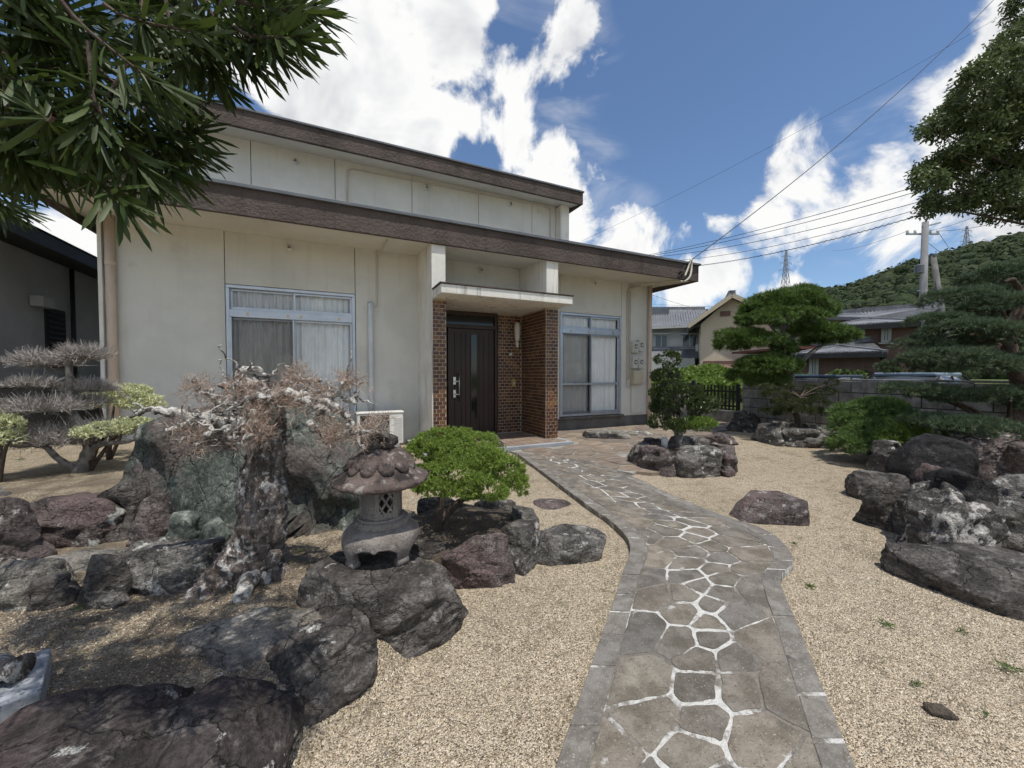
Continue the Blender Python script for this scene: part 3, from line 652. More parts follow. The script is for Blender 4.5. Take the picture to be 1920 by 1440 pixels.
# ================================================================ the house
WY = 7.79; XL, XR = -3.02, 7.86; SOF = 3.74; FY = 6.56; FB, FT = 3.62, 4.05
house = thing('house', 'cream stucco house with flat brown edged roofs and brick framed entrance', 'house', (2.4, 9.5, 0))
H = house
def panel(x0, x1, z0, z1, y=WY, m=M_stucco): return box('wall_panel', x0+.005, x1-.005, y, y+.12, z0, z1, m, H, bev=.004)
def build_house():
    # core behind the panels (closes the joints)
    core = MB()
    core.box(XL+.02, -1.55, WY+.07, 16, .02, SOF+.1); core.box(-1.55, .44, WY+.07, WY+.2, 2.9, SOF+.1); core.box(-1.55, .44, WY+.07, WY+.2, .02, .36)
    core.box(.44, 1.86, WY+.07, 16, .02, SOF+.1); core.box(1.86, 3.28, WY+.07, WY+.2, 2.62, SOF+.1); core.box(3.28, 4.94, WY+.07, 16, .02, SOF+.1)
    core.box(4.94, 6.80, WY+.07, WY+.2, 2.88, SOF+.1); core.box(4.94, 6.80, WY+.07, WY+.2, .02, .36); core.box(6.80, XR-.02, WY+.07, 16, .02, SOF+.1)
    core.box(XL+.02, XR-.02, 15.8, 16, .02, SOF+.1)
    ob('wall_core', core, M_joint, H)
    panel(XL, -1.55, .0, SOF+.06); panel(-1.55, .44, 2.88, SOF+.06); panel(.44, 1.62, .0, SOF+.06); panel(-1.55, .44, .28, .37)
    panel(1.86, 3.88, 2.72, SOF+.06); panel(4.14, 4.94, .3, SOF+.06); panel(4.94, 6.80, 2.86, SOF+.06); panel(6.80, XR, .3, SOF+.06)
    box('side_wall', XR-.1, XR, WY+.12, 16, .3, SOF+.06, M_stucco, H); box('side_wall', XL, XL+.1, WY+.12, 16, .0, SOF+.06, M_stucco, H)
    box('foundation', 4.165, XR-.01, WY+.012, WY+.3, 0, .30, M_found, H); box('foundation', -1.55, .44, WY+.012, WY+.2, 0, .28, M_found, H)
    # corner trim at the left
    box('corner_trim', XL-.05, XL+.0, WY-.05, WY+.1, 0, SOF+.05, M_stucco_white, H, bev=.006)
    # lower roof
    x0, x1 = -3.36, 8.11; m_ = MB()
    m_.add([(x0+.04, FY+.04, FB+.025), (x1-.04, FY+.04, FB+.025), (x1-.04, WY+.01, SOF), (x0+.04, WY+.01, SOF), (x1-.04, 16.4, SOF), (x0+.04, 16.4, SOF),
            (x0+.04, FY+.04, FB+.2), (x1-.04, FY+.04, FB+.2), (x1-.04, 16.4, SOF+.2), (x0+.04, 16.4, SOF+.2)], [(0, 3, 2, 1), (3, 5, 4, 2), (6, 7, 8, 9)])
    ob('soffit', m_, M_soffit, H)
    box('fascia', x0, x1, FY, FY+.06, FB, FT-.05, M_fascia, H, bev=.008)
    box('fascia', x1-.06, x1-.003, FY+.06, 16.4, FB, FT-.05, M_fascia, H, bev=.008); box('fascia', x0+.003, x0+.06, FY+.06, 16.4, FB, FT-.05, M_fascia, H, bev=.008)
    m_ = MB(); m_.box(x0-.03, x1+.03, FY-.045, FY+.14, FT-.052, FT); m_.box(x1-.12, x1+.03, FY+.14, 16.4, FT-.052, FT); m_.box(x0-.03, x0+.12, FY+.14, 16.4, FT-.052, FT)
    ob('roof_cap', m_, M_cap, H, bev=.006); box('roof', x0+.1, x1-.1, FY+.1, 16.4, FT-.16, FT-.03, M_cap, H)
    # upper storey
    UY = 8.4; UL, UR = -2.13, 5.41; joints = [AJ(px, UY) for px in (478, 633, 775, 898, 997)]
    xs = [UL]+joints+[UR-.22]
    for a, b in zip(xs[:-1], xs[1:]): panel(a, b, FT-.04, 5.62, UY)
    box('upper_core', UL+.02, UR-.02, UY+.06, 14.4, FT-.06, 5.6, M_joint, H); box('side_wall', UR-.08, UR+.0, UY+.06, 14.4, FT-.06, 5.62, M_stucco, H)
    box('side_wall', UL-.02, UL+.06, UY+.06, 14.4, FT-.06, 5.62, M_stucco, H)
    box('corner_column', UR-.215, UR+.012, UY-.26, UY+.05, FT-.05, 5.56, M_stucco_white, H, bev=.01)
    x0, x1, y0, zb, zt = -2.55, 5.594, 7.8, 5.487, 5.80; m_ = MB()
    m_.add([(x0+.03, y0+.03, zb+.02), (x1-.03, y0+.03, zb+.02), (x1-.03, UY+.01, 5.60), (x0+.03, UY+.01, 5.60), (x1-.03, 14.9, 5.60), (x0+.03, 14.9, 5.60)], [(0, 3, 2, 1), (3, 5, 4, 2)])
    ob('soffit', m_, M_soffit, H)
    box('fascia', x0, x1, y0, y0+.06, zb, zt-.03, M_fascia, H, bev=.008); box('fascia', x1-.06, x1-.003, y0+.06, 14.9, zb, zt-.03, M_fascia, H, bev=.008); box('fascia', x0+.003, x0+.06, y0+.06, 14.9, zb, zt-.03, M_fascia, H, bev=.008)
    m_ = MB(); m_.box(x0-.02, x1+.02, y0-.03, y0+.12, zt-.032, zt+.005); m_.box(x1-.1, x1+.02, y0+.12, 14.9, zt-.032, zt+.005); m_.box(x0-.02, x0+.1, y0+.12, 14.9, zt-.032, zt+.005); ob('roof_cap', m_, M_cap, H, bev=.005)
    box('roof', x0+.08, x1-.08, y0+.1, 14.9, zt-.1, zt-.01, M_cap, H)
    # entrance piers: brick below, stucco above the canopy
    PY = 6.60
    box('pier', 1.597, 1.844, PY+.012, WY+.05, 2.70, SOF, M_stucco_white, H, bev=.008); box('pier', 3.878, 4.150, PY+.012, WY+.05, 2.70, SOF, M_stucco_white, H, bev=.008)
    box('pier', 1.597, 1.615, PY+.02, WY+.02, .0, 2.70, M_stucco_white, H); box('pier', 4.138, 4.150, PY+.02, WY+.02, .0, 2.70, M_stucco_white, H)
    box('brick_backing', 1.616, 1.842, PY+.005, WY+.02, 0, 2.69, M_mortar_b, H); box('brick_backing', 3.8705, 4.137, PY+.005, WY+.02, 0, 2.69, M_mortar_b, H)
    box('brick_backing', 3.30, 3.8703, 7.699, WY+.02, 0, 2.69, M_mortar_b, H)
    # glazed bricks, 108 x 60 mm
    bl, bh, g = .100, .057, .0105; z0 = .105; rows = int((2.69-z0)/(bh+g))
    full = mesh_of('brick', MB().box(-bl/2, bl/2, -.011, .011, -bh/2, bh/2).arr(), MB().box(0, 1, 0, 1, 0, 1).f, M_brick)
    rest = MB(); count = [0]
    def course(kind, a0, a1, fixed, limit):
        for r in range(rows):
            z = z0+bh/2+r*(bh+g); a = a0-(0 if r % 2 == 0 else (bl+g)/2)
            while a < a1-.012:
                s, e = max(a, a0), min(a+bl, a1)
                if e-s > .02:
                    mid = (s+e)/2; sc = (e-s)/bl
                    if kind == 'front':
                        if count[0] < limit: inst('brick', full, H, (mid, fixed+.005, z), None, (sc, 1, 1)); count[0] += 1
                        else: rest.box(s, e, fixed-.006, fixed+.016, z-bh/2, z+bh/2)
                    else: rest.box(fixed-.016, fixed+.006, s, e, z-bh/2, z+bh/2) if kind == 'left' else rest.box(fixed-.006, fixed+.016, s, e, z-bh/2, z+bh/2)
                a += bl+g
    course('front', 1.614, 1.846, PY+.006, 400); course('front', 3.876, 4.140, PY+.006, 400); course('front', 3.30, 3.862, 7.70, 300)
    course('right', PY+.03, 7.69, 3.872, 0); course('left', PY+.03, 7.69, 1.852, 0)
    o = ob('brickwork', rest, M_brick, H, kind='stuff')
    # canopy
    box('canopy', 1.62, 4.135, 6.08, 7.80, 2.694, 2.84, M_stucco_white, H, bev=.008)
    box('canopy_cap', 1.60, 4.155, 6.06, 6.7, 2.843, 2.866, M_fascia, H, bev=.003)
    # door
    d0, d1 = 1.86, 3.29; dz = .10
    fr = MB(); fr.box(d0, d1, 7.70, 7.80, 2.34, 2.42); fr.box(d1-.06, d1, 7.70, 7.80, dz, 2.34); fr.box(d0, d0+.05, 7.70, 7.80, dz, 2.34); fr.box(2.19, 2.24, 7.70, 7.80, dz, 2.34)
    fr.box(d0, d1, 7.70, 7.80, 2.62, 2.70); fr.box(d0, d0+.05, 7.70, 7.80, 2.42, 2.62); fr.box(d1-.06, d1, 7.70, 7.80, 2.42, 2.62)
    door = ob('door', MB().box(2.245, 3.225, 7.745, 7.79, dz+.015, 2.335), M_door, H, bev=.004)
    ob('door_frame', fr, M_door, H, bev=.004); box('transom', d0+.05, d1-.06, 7.75, 7.76, 2.42, 2.62, M_door_glass, H)
    box('side_light', d0+.05, 2.19, 7.755, 7.765, 1.25, 2.25, M_door_glass, H); box('side_light', d0+.05, 2.19, 7.755, 7.765, .16, 1.13, M_door_glass, H); box('side_rail', d0+.05, 2.19, 7.735, 7.77, 1.13, 1.25, M_door, H)
    for i, x in enumerate((2.36, 2.50, 2.60, 2.90, 3.00, 3.12)):   # raised vertical panels
        box('door_rib', x-.022, x+.022, 7.729, 7.7445, dz+.12, 2.24, M_door, door, bev=.006)
    box('glass_slit', 2.70, 2.83, 7.733, 7.743, dz+.25, 2.22, M_door_glass, door); m_ = MB(); m_.box(2.685, 2.70, 7.725, 7.744, dz+.24, 2.23); m_.box(2.83, 2.845, 7.725, 7.744, dz+.24, 2.23); ob('slit_trim', m_, M_door, door)
    m_ = MB(); m_.tube([(2.415, 7.67, .82), (2.415, 7.67, 1.44)], .013, 10); m_.tube([(2.415, 7.67, .90), (2.415, 7.75, .90)], .009, 8); m_.tube([(2.415, 7.67, 1.36), (2.415, 7.75, 1.36)], .009, 8); ob('handle', m_, M_steel, door, smooth=True)
    for z in (.97, 1.24):
        m_ = MB(); m_.box(2.30, 2.36, 7.712, 7.744, z-.075, z+.085); m_.bar((2.33, 7.70, z), (2.33, 7.66, z), .02); m_.bar((2.33, 7.665, z), (2.42, 7.665, z-.01), .018); ob('lock', m_, M_steel, door, bev=.004)
    # wall lamp, bell, tag on the brick
    lamp = MB(); lx = 3.72; lamp.lathe([(.035, 0), (.045, .02), (.06, .08), (.075, .30), (.055, .40), (.02, .42)], (lx, 7.60, 2.10), 14); lo = ob('wall_lamp', lamp, M_lampglass, H, smooth=True)
    m_ = MB(); m_.bar((lx, 7.60, 2.07), (lx, 7.70, 2.06), .05); m_.lathe([(.028, 0), (.036, .10)], (lx, 7.60, 1.97), 12); ob('lamp_holder', m_, M_white_pl, lo)
    bx_ = box('bell_plate', 3.635, 3.715, 7.672, 7.694, 1.10, 1.27, M_brass, H, bev=.004); box('bell_button', 3.66, 3.69, 7.664, 7.672, 1.16, 1.20, M_white_pl, bx_)
    m_ = MB(); m_.obox((3.60, 7.68, 1.82), (.035, 0, .012), (0, .006, 0), (-.008, 0, .022)); ob('name_tag', m_, M_white_pl, H)
    window(-1.545, .435, .37, 2.87, 2.40, M_curt_grey, M_curt_lt); window(4.945, 6.795, .36, 2.85, 2.42, M_curt_white, M_curt_white)
    box('window_ledge', 4.93, 6.86, WY-.06, WY+.05, .30, .345, M_found, H, bev=.004)
    # ventilator caps
    for px, py, Y in ((543, 465, WY), (900, 507, WY), (1112, 532, WY), (554, 304, 8.4), (798, 353, 8.4), (955, 384, 8.4)):
        q = PL_Y(px, py, Y); m_ = MB(); r = .048
        V = []; seg = 14
        for (rr, yy) in ((r, 0), (r, -.05), (r*.85, -.085), (r*.3, -.10)):
            for k in range(seg): a = 2*math.pi*k/seg; V.append((q.x+rr*math.cos(a), Y+yy, q.z+rr*math.sin(a)))
        m_.add(V, [(i*seg+k, (i+1)*seg+k, (i+1)*seg+(k+1) % seg, i*seg+(k+1) % seg) for i in range(3) for k in range(seg)]+[tuple(3*seg+k for k in range(seg))])
        o = ob('vent_cap', m_, M_white_pl, H, smooth=True); box('vent_slot', q.x-.028, q.x+.028, Y-.103, Y-.093, q.z-.03, q.z-.018, M_black, o)
    # pipes
    def pipe(name, pts, r, m): return ob(name, MB().tube(pts, r, 10), m, H, smooth=True)
    dp = pipe('downpipe', [(XL+.10, WY-.07, .0), (XL+.10, WY-.07, SOF-.01)], .055, M_pipe); q = MB()
    for z in (.35, 1.7, 3.0): ob('pipe_collar', MB().lathe([(.062, 0), (.062, .05)], (XL+.10, WY-.07, z), 12), M_pipe, dp)
    dp = pipe('downpipe', [(XR-.16, WY-.08, .0), (XR-.16, WY-.08, SOF-.02)], .048, M_pipe); q = MB()
    for z in (.4, 1.3, 2.6): ob('pipe_collar', MB().lathe([(.055, 0), (.055, .05)], (XR-.16, WY-.08, z), 12), M_pipe, dp)
    a = PL_Y(694, 568, WY); pipe('drain_cover', [(a.x, WY-.05, .55), (a.x, WY-.05, a.z-.05), (a.x, WY-.02, a.z)], .048, M_pipe_w)
    b = PL_Y(706, 572, WY); t = PL_Y(706, 480, WY)
    pipe('conduit', spline([(b.x-.02, WY-.02, b.z-.02), (b.x, WY-.025, b.z+.05), (t.x, WY-.025, t.z), (t.x+.02, WY-.06, SOF-.06), (t.x+.07, WY-.5, SOF-.09), (t.x+.07, FY+.25, FB+.02)], 5), .014, M_conduit)
    p = [PL_Y(651, 382, 8.4), PL_Y(651, 320, 8.4), PL_Y(660, 317, 8.4), PL_Y(1026, 388, 8.4), PL_Y(1031, 392, 8.4)]
    pts = [Vector((v.x, 8.375, v.z)) for v in p]; pts.append(Vector((pts[-1].x, 8.375, FT)))
    o = pipe('conduit', pts, .014, M_conduit); q = pts[0]; box('conduit_box', q.x-.035, q.x+.035, 8.34, 8.394, q.z-.09, q.z+.01, M_white_pl, o)
    # electricity feed at the right end
    for k in range(3):
        x = 6.97+.055*k; zb = 1.18+.05*k
        pipe('conduit', spline([(x, WY-.03, zb), (x, WY-.03, 3.30+.1*k), (x+.03, WY-.05, 3.52+.06*k), (x+.25, WY-.35, SOF-.10), (x+.45, FY+.4, FB+.0-.015*k), (x+.55+.05*k, FY+.06, FB-.03)], 5), .012, M_conduit)
    for k, (x, z) in enumerate(((7.17, 1.93), (7.37, 1.97), (7.17, 1.53), (7.37, 1.53))):
        w, h = (.15, .30) if k < 2 else (.14, .29); o = box('meter', x-w/2-.02, x+w/2+.02, WY-.14, WY-.005, z, z+h, M_meter, H, bev=.02)
        box('meter_window', x-.045, x+.045, WY-.147, WY-.139, z+h*.38, z+h*.72, M_black, o, bev=.004); box('meter_dial', x-.025, x+.025, WY-.151, WY-.1475, z+h*.45, z+h*.62, M_white_pl, o)
    o = box('fuse_box', 7.09, 7.44, WY-.15, WY-.005, 1.12, 1.47, M_meter_b, H, bev=.012); box('box_lid', 7.10, 7.43, WY-.162, WY-.15, 1.13, 1.46, M_meter_b, o, bev=.006)
    pipe('conduit', spline([(7.12, WY-.03, 1.14), (7.12, WY-.03, .45), (7.16, WY-.03, .36), (7.35, WY-.03, .34), (7.5, WY-.03, .36)], 5), .010, M_conduit)
    pipe('conduit', spline([(6.97, WY-.03, 1.18), (6.99, WY-.03, 1.05), (7.04, WY-.03, 1.02), (7.08, WY-.03, 1.12)], 5), .010, M_conduit)
    pipe('feed_cable', spline([(7.52, FY+.05, FB-.03), (7.58, FY-.06, FB-.05), (7.70, FY-.10, FB+.08), (7.78, FY-.07, FT-.08), (7.72, FY-.10, FT+.03), (7.66, FY-.08, FT-.15), (7.55, FY-.08, FB+.06)], 6), .022, M_conduit)
    m_ = MB(); m_.tube(spline([(7.66, FY-.07, FB+.2), (7.50, FY-.09, FB+.0), (7.38, FY-.05, FB+.02), (7.42, FY-.04, FB+.14), (7.56, FY-.07, FT-.12)], 5), .011, 6); m_.tube(spline([(7.60, FY-.06, FT-.1), (7.45, FY-.08, FB+.14), (7.50, FY-.06, FB+.02), (7.62, FY-.06, FB+.12)], 5), .010, 6)
    m_.bar((7.40, FY-.03, FB+.10), (7.40, FY-.12, FB+.16), .03); ob('feed_cable', m_, M_cable, H, smooth=True)
def PL_Y(px, py, Y):                        # sight line meets the plane y = Y
    d = ray(px, py); t = Y/d.y; return Vector((d.x*t, Y, EYE+d.z*t))
def AJ(px, Y): return PL_Y(px, 720, Y).x
def window(x0, x1, z0, z1, zt, mL, mR):
    xm = (x0+x1)/2; y = WY+.02; W = ob('window', MB().box(x0, x1, y-.03, y+.09, z0, z0+.05).box(x0, x1, y-.03, y+.09, z1-.05, z1).box(x0, x0+.05, y-.03, y+.09, z0+.05, z1-.05).box(x1-.05, x1, y-.03, y+.09, z0+.05, z1-.05).box(x0+.05, x1-.05, y-.035, y+.09, zt-.06, zt+.06), M_alu, H, bev=.004)
    def sash(a, b, c, d, yy, pm, rail=None):
        m_ = MB(); w = .035; m_.box(a, b, yy, yy+.03, c, c+w*1.6); m_.box(a, b, yy, yy+.03, d-w, d); m_.box(a, a+w, yy, yy+.03, c+w*1.6, d-w); m_.box(b-w, b, yy, yy+.03, c+w*1.6, d-w)
        if rail: m_.box(a+w, b-w, yy-.002, yy+.03, rail-.03, rail+.03)
        ob('frame', m_, M_alu, W, bev=.003); ob('pane', MB().box(a+w-.004, b-w+.004, yy+.012, yy+.017, c+w*1.6-.004, d-w+.004), pm, W)
    zr = z0+.78
    sash(x0+.05, xm+.02, z0+.052, zt-.062, y+.045, M_glass, zr); sash(xm-.02, x1-.05, z0+.052, zt-.062, y+.008, M_glass, zr)
    ob('insect_screen', MB().box(x0+.055, xm+.0, y-.024, y-.022, z0+.06, zt-.07), M_screen, W); m_ = MB()
    for (a, b) in ((x0+.05, x0+.075), (xm-.03, xm-.005)): m_.box(a, b, y-.028, y-.008, z0+.055, zt-.065)
    m_.box(x0+.075, xm-.03, y-.028, y-.008, zr-.02, zr+.02); ob('screen_frame', m_, M_alu, W)
    sash(x0+.05, xm+.015, zt+.062, z1-.052, y+.045, M_glass); sash(xm-.015, x1-.05, zt+.062, z1-.052, y+.008, M_glass)
    m_ = MB(); 
    for x in (x0+.30, xm-.10, xm+.10, x1-.28): m_.lathe([(.02, 0), (.02, .008)], (0, 0, 0), 10) if False else m_.box(x-.018, x+.018, y-.045, y-.034, zt-.02, zt+.016)
    ob('latch', m_, M_brass, W)
    # curtains hang in folds just behind the panes
    for (a, b, mm, sd_) in ((x0+.06, xm-.005, mL, 1), (xm+.005, x1-.06, mR, 2)):
        for (c, d) in ((z0+.06, zt-.03), (zt+.05, z1-.07)):
            n = 140; rn = random.Random(sd_*7+int(x0*10)); V = []; fq = rn.uniform(58, 66) if mL is M_curt_grey else 40
            ph = [rn.uniform(0, 6) for _ in range(4)]
            for j, z in enumerate((c, (c+d)/2, d)):
                for i in range(n+1):
                    x = a+(b-a)*i/n; yy = y+.105+.016*math.sin(x*fq+ph[0]+.8*math.sin(x*7+ph[1]))+.012*math.sin(x*fq*.37+ph[2]+j*.2)
                    V.append((x, yy, z))
            Fc = [(j*(n+1)+i, j*(n+1)+i+1, (j+1)*(n+1)+i+1, (j+1)*(n+1)+i) for j in range(2) for i in range(n)]
            ob('curtain', (V, Fc), mm, W, smooth=True)
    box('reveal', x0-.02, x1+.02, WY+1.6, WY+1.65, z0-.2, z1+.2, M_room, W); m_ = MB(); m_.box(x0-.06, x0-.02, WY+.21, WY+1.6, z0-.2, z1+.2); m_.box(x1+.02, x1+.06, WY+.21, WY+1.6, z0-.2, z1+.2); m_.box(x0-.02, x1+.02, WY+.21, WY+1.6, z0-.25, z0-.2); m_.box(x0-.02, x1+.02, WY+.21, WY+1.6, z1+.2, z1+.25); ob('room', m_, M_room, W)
    return W
build_house()
# ---------------------------------------------------------------- porch
porch = box('porch', 1.35, 4.22, 6.15, 7.72, -.05, .088, M_conc_blue, None, bev=.006, kind='structure'); porch['label'] = 'tiled porch step with grey kerb'
tl = mesh_of('tile', MB().box(-.071, .071, -.071, .071, -.006, .006).arr(), MB().box(0, 1, 0, 1, 0, 1).f, M_tile)
for i in range(18):
    for j in range(9):
        x = 1.50+.150*i; y = 6.33+.150*j
        if x > 4.13 or (y > 6.5 and (x > 3.80 or x < 1.92)): continue
        inst('tile', tl, porch, (x, y, .0905))
# ---------------------------------------------------------------- air conditioner
def aircon():
    x0, x1, y0, y1, z0, z1 = .42, 1.22, 7.30, 7.60, .10, .70
    a = thing('air_conditioner', 'white outdoor air conditioner unit standing against the stucco wall', 'air conditioner', (.82, 7.45, 0))
    m_ = MB(); m_.box(x0, x1, y0, y1, z0, z1-.03); b = ob('casing', m_, M_white_pl, a, bev=.015); box('lid', x0-.012, x1+.012, y0-.012, y1+.012, z1-.03, z1, M_white_pl, a, bev=.008)
    cx, cz = x0+.30, (z0+z1)/2-.01; box('fan_recess', cx-.25, cx+.25, y0-.004, y0-.0015, cz-.25, cz+.25, M_black, a); m_ = MB()
    for k in range(9): 
        r = .03+.026*k; m_.tube([(cx+r*math.cos(t), y0-.014, cz+r*math.sin(t)) for t in np.linspace(0, 2*math.pi, 28)], .0035, 5, False)
    for k in range(8): t = math.pi*k/4; m_.bar((cx+.03*math.cos(t), y0-.012, cz+.03*math.sin(t)), (cx+.245*math.cos(t), y0-.012, cz+.245*math.sin(t)), .006)
    ob('fan_grille', m_, M_white_pl, a); m_ = MB()
    for k in range(14): m_.box(x1-.17, x1-.03, y0-.006, y0-.001, z0+.08+.03*k, z0+.09+.03*k)
    ob('louvre', m_, M_white_pl, a); 
    for x in (x0+.12, x1-.12): box('foot', x-.05, x+.05, y0-.02, y1+.02, -.02, z0, M_conc, a, bev=.008)
aircon()
# ================================================================ rocks
_ICO = {}
def ico(sub):
    if sub not in _ICO:
        bm = bmesh.new(); bmesh.ops.create_icosphere(bm, subdivisions=sub, radius=1.0)
        V = np.array([v.co[:] for v in bm.verts]); V /= np.linalg.norm(V, axis=1)[:, None]
        Fc = np.array([[v.index for v in f.verts] for f in bm.faces]); bm.free(); _ICO[sub] = (V, Fc)
    return _ICO[sub]
def chisel(P, seed, amp, sc, axis=None):
    """break a surface into plates: terrace the noise field so that ledges and flat breaks appear"""
    r = np.random.default_rng(seed); ax = np.array(axis if axis is not None else r.normal(size=3)); ax /= np.linalg.norm(ax)
    Q = P*sc; h = Q@ax*1.6+fbm(Q*.9, 3, seed)*2.2; k = np.floor(h); f = h-k; st = k+np.clip((f-.72)/.28, 0, 1)**1.5
    a = _h(k, k*0+seed, k*0, seed); b = _h(k+1, k*0+seed, k*0, seed); w = np.clip((f-.72)/.28, 0, 1)
    return ((a*(1-w)+b*w)-.5)*amp
def rock_shape(seed, sub=5, facets=14, sharp=16, boxy=.35):
    D, Fc = ico(sub); r = np.random.default_rng(seed)
    n = r.normal(size=(facets, 3)); n[:, 2] = np.abs(n[:, 2])*.8-.15; n /= np.linalg.norm(n, axis=1)[:, None]; p = r.uniform(.64, .98, facets)
    ax = np.array([(1, 0, 0), (-1, 0, 0), (0, 1, 0), (0, -1, 0), (0, 0, 1), (0, 0, -1)], float); n = np.concatenate([n, ax+r.normal(size=(6, 3))*.13]); n /= np.linalg.norm(n, axis=1)[:, None]
    p = np.concatenate([p, np.full(6, .80+.2*(1-boxy))])
    dp = np.maximum(D@n.T/p[None], 0); rad = 1/np.maximum((dp**sharp).sum(1)**(1/sharp), .6)
    return D*rad[:, None], D, Fc
def rock_mesh(w, d, h, seed, sub=5, facets=14, sharp=30, rough=.75, flat=0, lean=(0, 0), taper=0, boxy=.35, sink=.3, plate=1.0):
    V, D, Fc = rock_shape(seed, sub, facets, sharp, boxy)
    mn, mx = V.min(0), V.max(0); V = (V-(mn+mx)/2)/((mx-mn)/2)
    s = np.array([w/2, d/2, h*(1+sink)/2]); size = (w*d*h)**(1/3); V = V*s; V[:, 2] += h-s[2]
    if taper: k = 1-taper*np.clip(V[:, 2]/h, 0, 1); V[:, 0] *= k; V[:, 1] *= k
    q = V/size
    disp = chisel(q+seed, seed+3, .17*plate, 2.2)+chisel(q*2+seed, seed+13, .05*plate, 2.6)+fbm(q*2.3+seed, 5, seed)*.17*rough+(ridged(q*4.5+seed, 4, seed+9)-.5)*.085*rough+fbm(q*13+seed, 3, seed+5)*.02*rough
    V = V+D*(disp*size)[:, None]
    if flat:
        zt = h*flat+fbm(q*3, 3, seed+2)*.05*size; over = V[:, 2] > zt; V[over, 2] = zt[over]+(V[over, 2]-zt[over])*.12
    V[:, 0] += lean[0]*V[:, 2]; V[:, 1] += lean[1]*V[:, 2]
    return V, Fc
def to_world(V, c, yaw=0.0):
    a = -YAW+yaw; ca, sa = math.cos(a), math.sin(a)
    return np.stack([V[:, 0]*ca-V[:, 1]*sa+c[0], V[:, 0]*sa+V[:, 1]*ca+c[1], V[:, 2]+c[2]], 1)
def rock(label, xl, xr, yt, yb, m, th=.8, zb=0.0, seed=1, name='boulder', parent=None, yaw=0., zt=None, group=None, **k):
    """a boulder from its width and height; th = depth / width"""
    g = GP((xl+xr)/2, yb, zb); df = g.dot(FWD); w0 = (xr-xl)/721*df; dc = df+w0*th*.42; w = (xr-xl)/721*dc
    c = AT((xl+xr)/2, 720, dc); c.z = zb
    if zt is None: zt = AT((xl+xr)/2, yt, dc+w*th*.12).z
    V, Fc = rock_mesh(w, w*th, max(zt-zb, .05), seed, **k)
    o = ob(name, (to_world(V, c, yaw), Fc), m, parent, smooth=True, loc=c)
    if parent is None: tag(o, label, 'rock', group)
    return o
def outline_rock(label, pts, dep, th, m, seed, sub=6, front=8, name='boulder', rough=1., zsink=.15, lean=0.0, p=.30, strata=None, parent=None, flatness=1.0):
    """a standing stone: silhouette at its own distance, th metres thick, with broken faces"""
    P = [AT(x, y, dep) for x, y in pts]; c = sum(P, Vector())/len(P); zb = min(q.z for q in P); c0 = Vector((c.x, c.y, 0))
    A = np.array([[(q-c).dot(RGT), q.z-c.z] for q in P]); ang = np.arctan2(A[:, 1], A[:, 0]); 
    th_ = np.linspace(-math.pi, math.pi, 721); R = np.zeros(721)
    for i, t in enumerate(th_):
        dx, dz = math.cos(t), math.sin(t)
        for a, b in zip(A, np.roll(A, -1, 0)):
            e = b-a; den = dx*e[1]-dz*e[0]
            if abs(den) < 1e-12: continue
            s = (a[0]*e[1]-a[1]*e[0])/den; u = (a[0]*dz-a[1]*dx)/den
            if s > 0 and -1e-6 <= u <= 1+1e-6: R[i] = max(R[i], s)
    D, Fc = ico(sub); r = np.random.default_rng(seed)
    t = np.arctan2(D[:, 2], D[:, 0]); mag = np.hypot(D[:, 0], D[:, 2]); rr = np.interp(t, th_, R)*mag**p
    V = np.stack([rr*np.cos(t), th/2*np.sign(D[:, 1])*np.abs(D[:, 1])**.55, rr*np.sin(t)], 1)
    size = math.sqrt(np.ptp(A[:, 0])*np.ptp(A[:, 1]))
    if flatness < 1:                        # broad flat breaks on the face, leaving the outline alone
        cap = np.full(len(V), -9.0)
        for k in range(front): cap = np.maximum(cap, -th/2*r.uniform(.45, .95)+r.uniform(-.75, .75)*(V[:, 0]-r.uniform(-.8, .8))*.55+r.uniform(-.15, .45)*V[:, 2]*.4 if k else -9.0)
        cap = np.minimum(cap, -.02); V[:, 1] = np.where(V[:, 1] < 0, np.maximum(V[:, 1], cap), V[:, 1]); front = 0
    for k in range(front):                  # shear off facets from the front and back
        n = np.array([r.uniform(-.95, .95), -1 if k % 4 else 1, r.uniform(-.25, .55)]); n /= np.linalg.norm(n)
        off = (V@n).max()*r.uniform(.66, .93)*(.9 if flatness < 1 else 1); e = V@n-off; V = V-np.where(e > 0, e*(.93 if flatness == 1 else .99), 0)[:, None]*n[None]
    q = V/size*1.6; dirn = D*np.array([.25, 1.0, .25])
    disp = chisel(q+seed, seed, .24*rough, 1.7, strata or (1, .2, .25))+chisel(q*1.3+seed*2, seed+8, .17*rough, 2.0, (.2, .3, 1))+fbm(q*2+seed, 4, seed)*.07*rough*flatness+(ridged(q*5+seed, 4, seed+4)-.5)*.07*rough+fbm(q*14+seed, 3, seed+6)*.018
    V = V+dirn*(disp*size*.8)[:, None]; V[:, 1] += lean*(V[:, 2]); low = V[:, 2] < (zb-c.z)+.04; V[low, 2] -= zsink
    base = Vector((c.x, c.y, zb)); o = ob(name, (to_world(V, (c.x, c.y, c.z)), Fc), m, parent, smooth=True, loc=base)
    if parent is None: tag(o, label, 'rock')
    return o
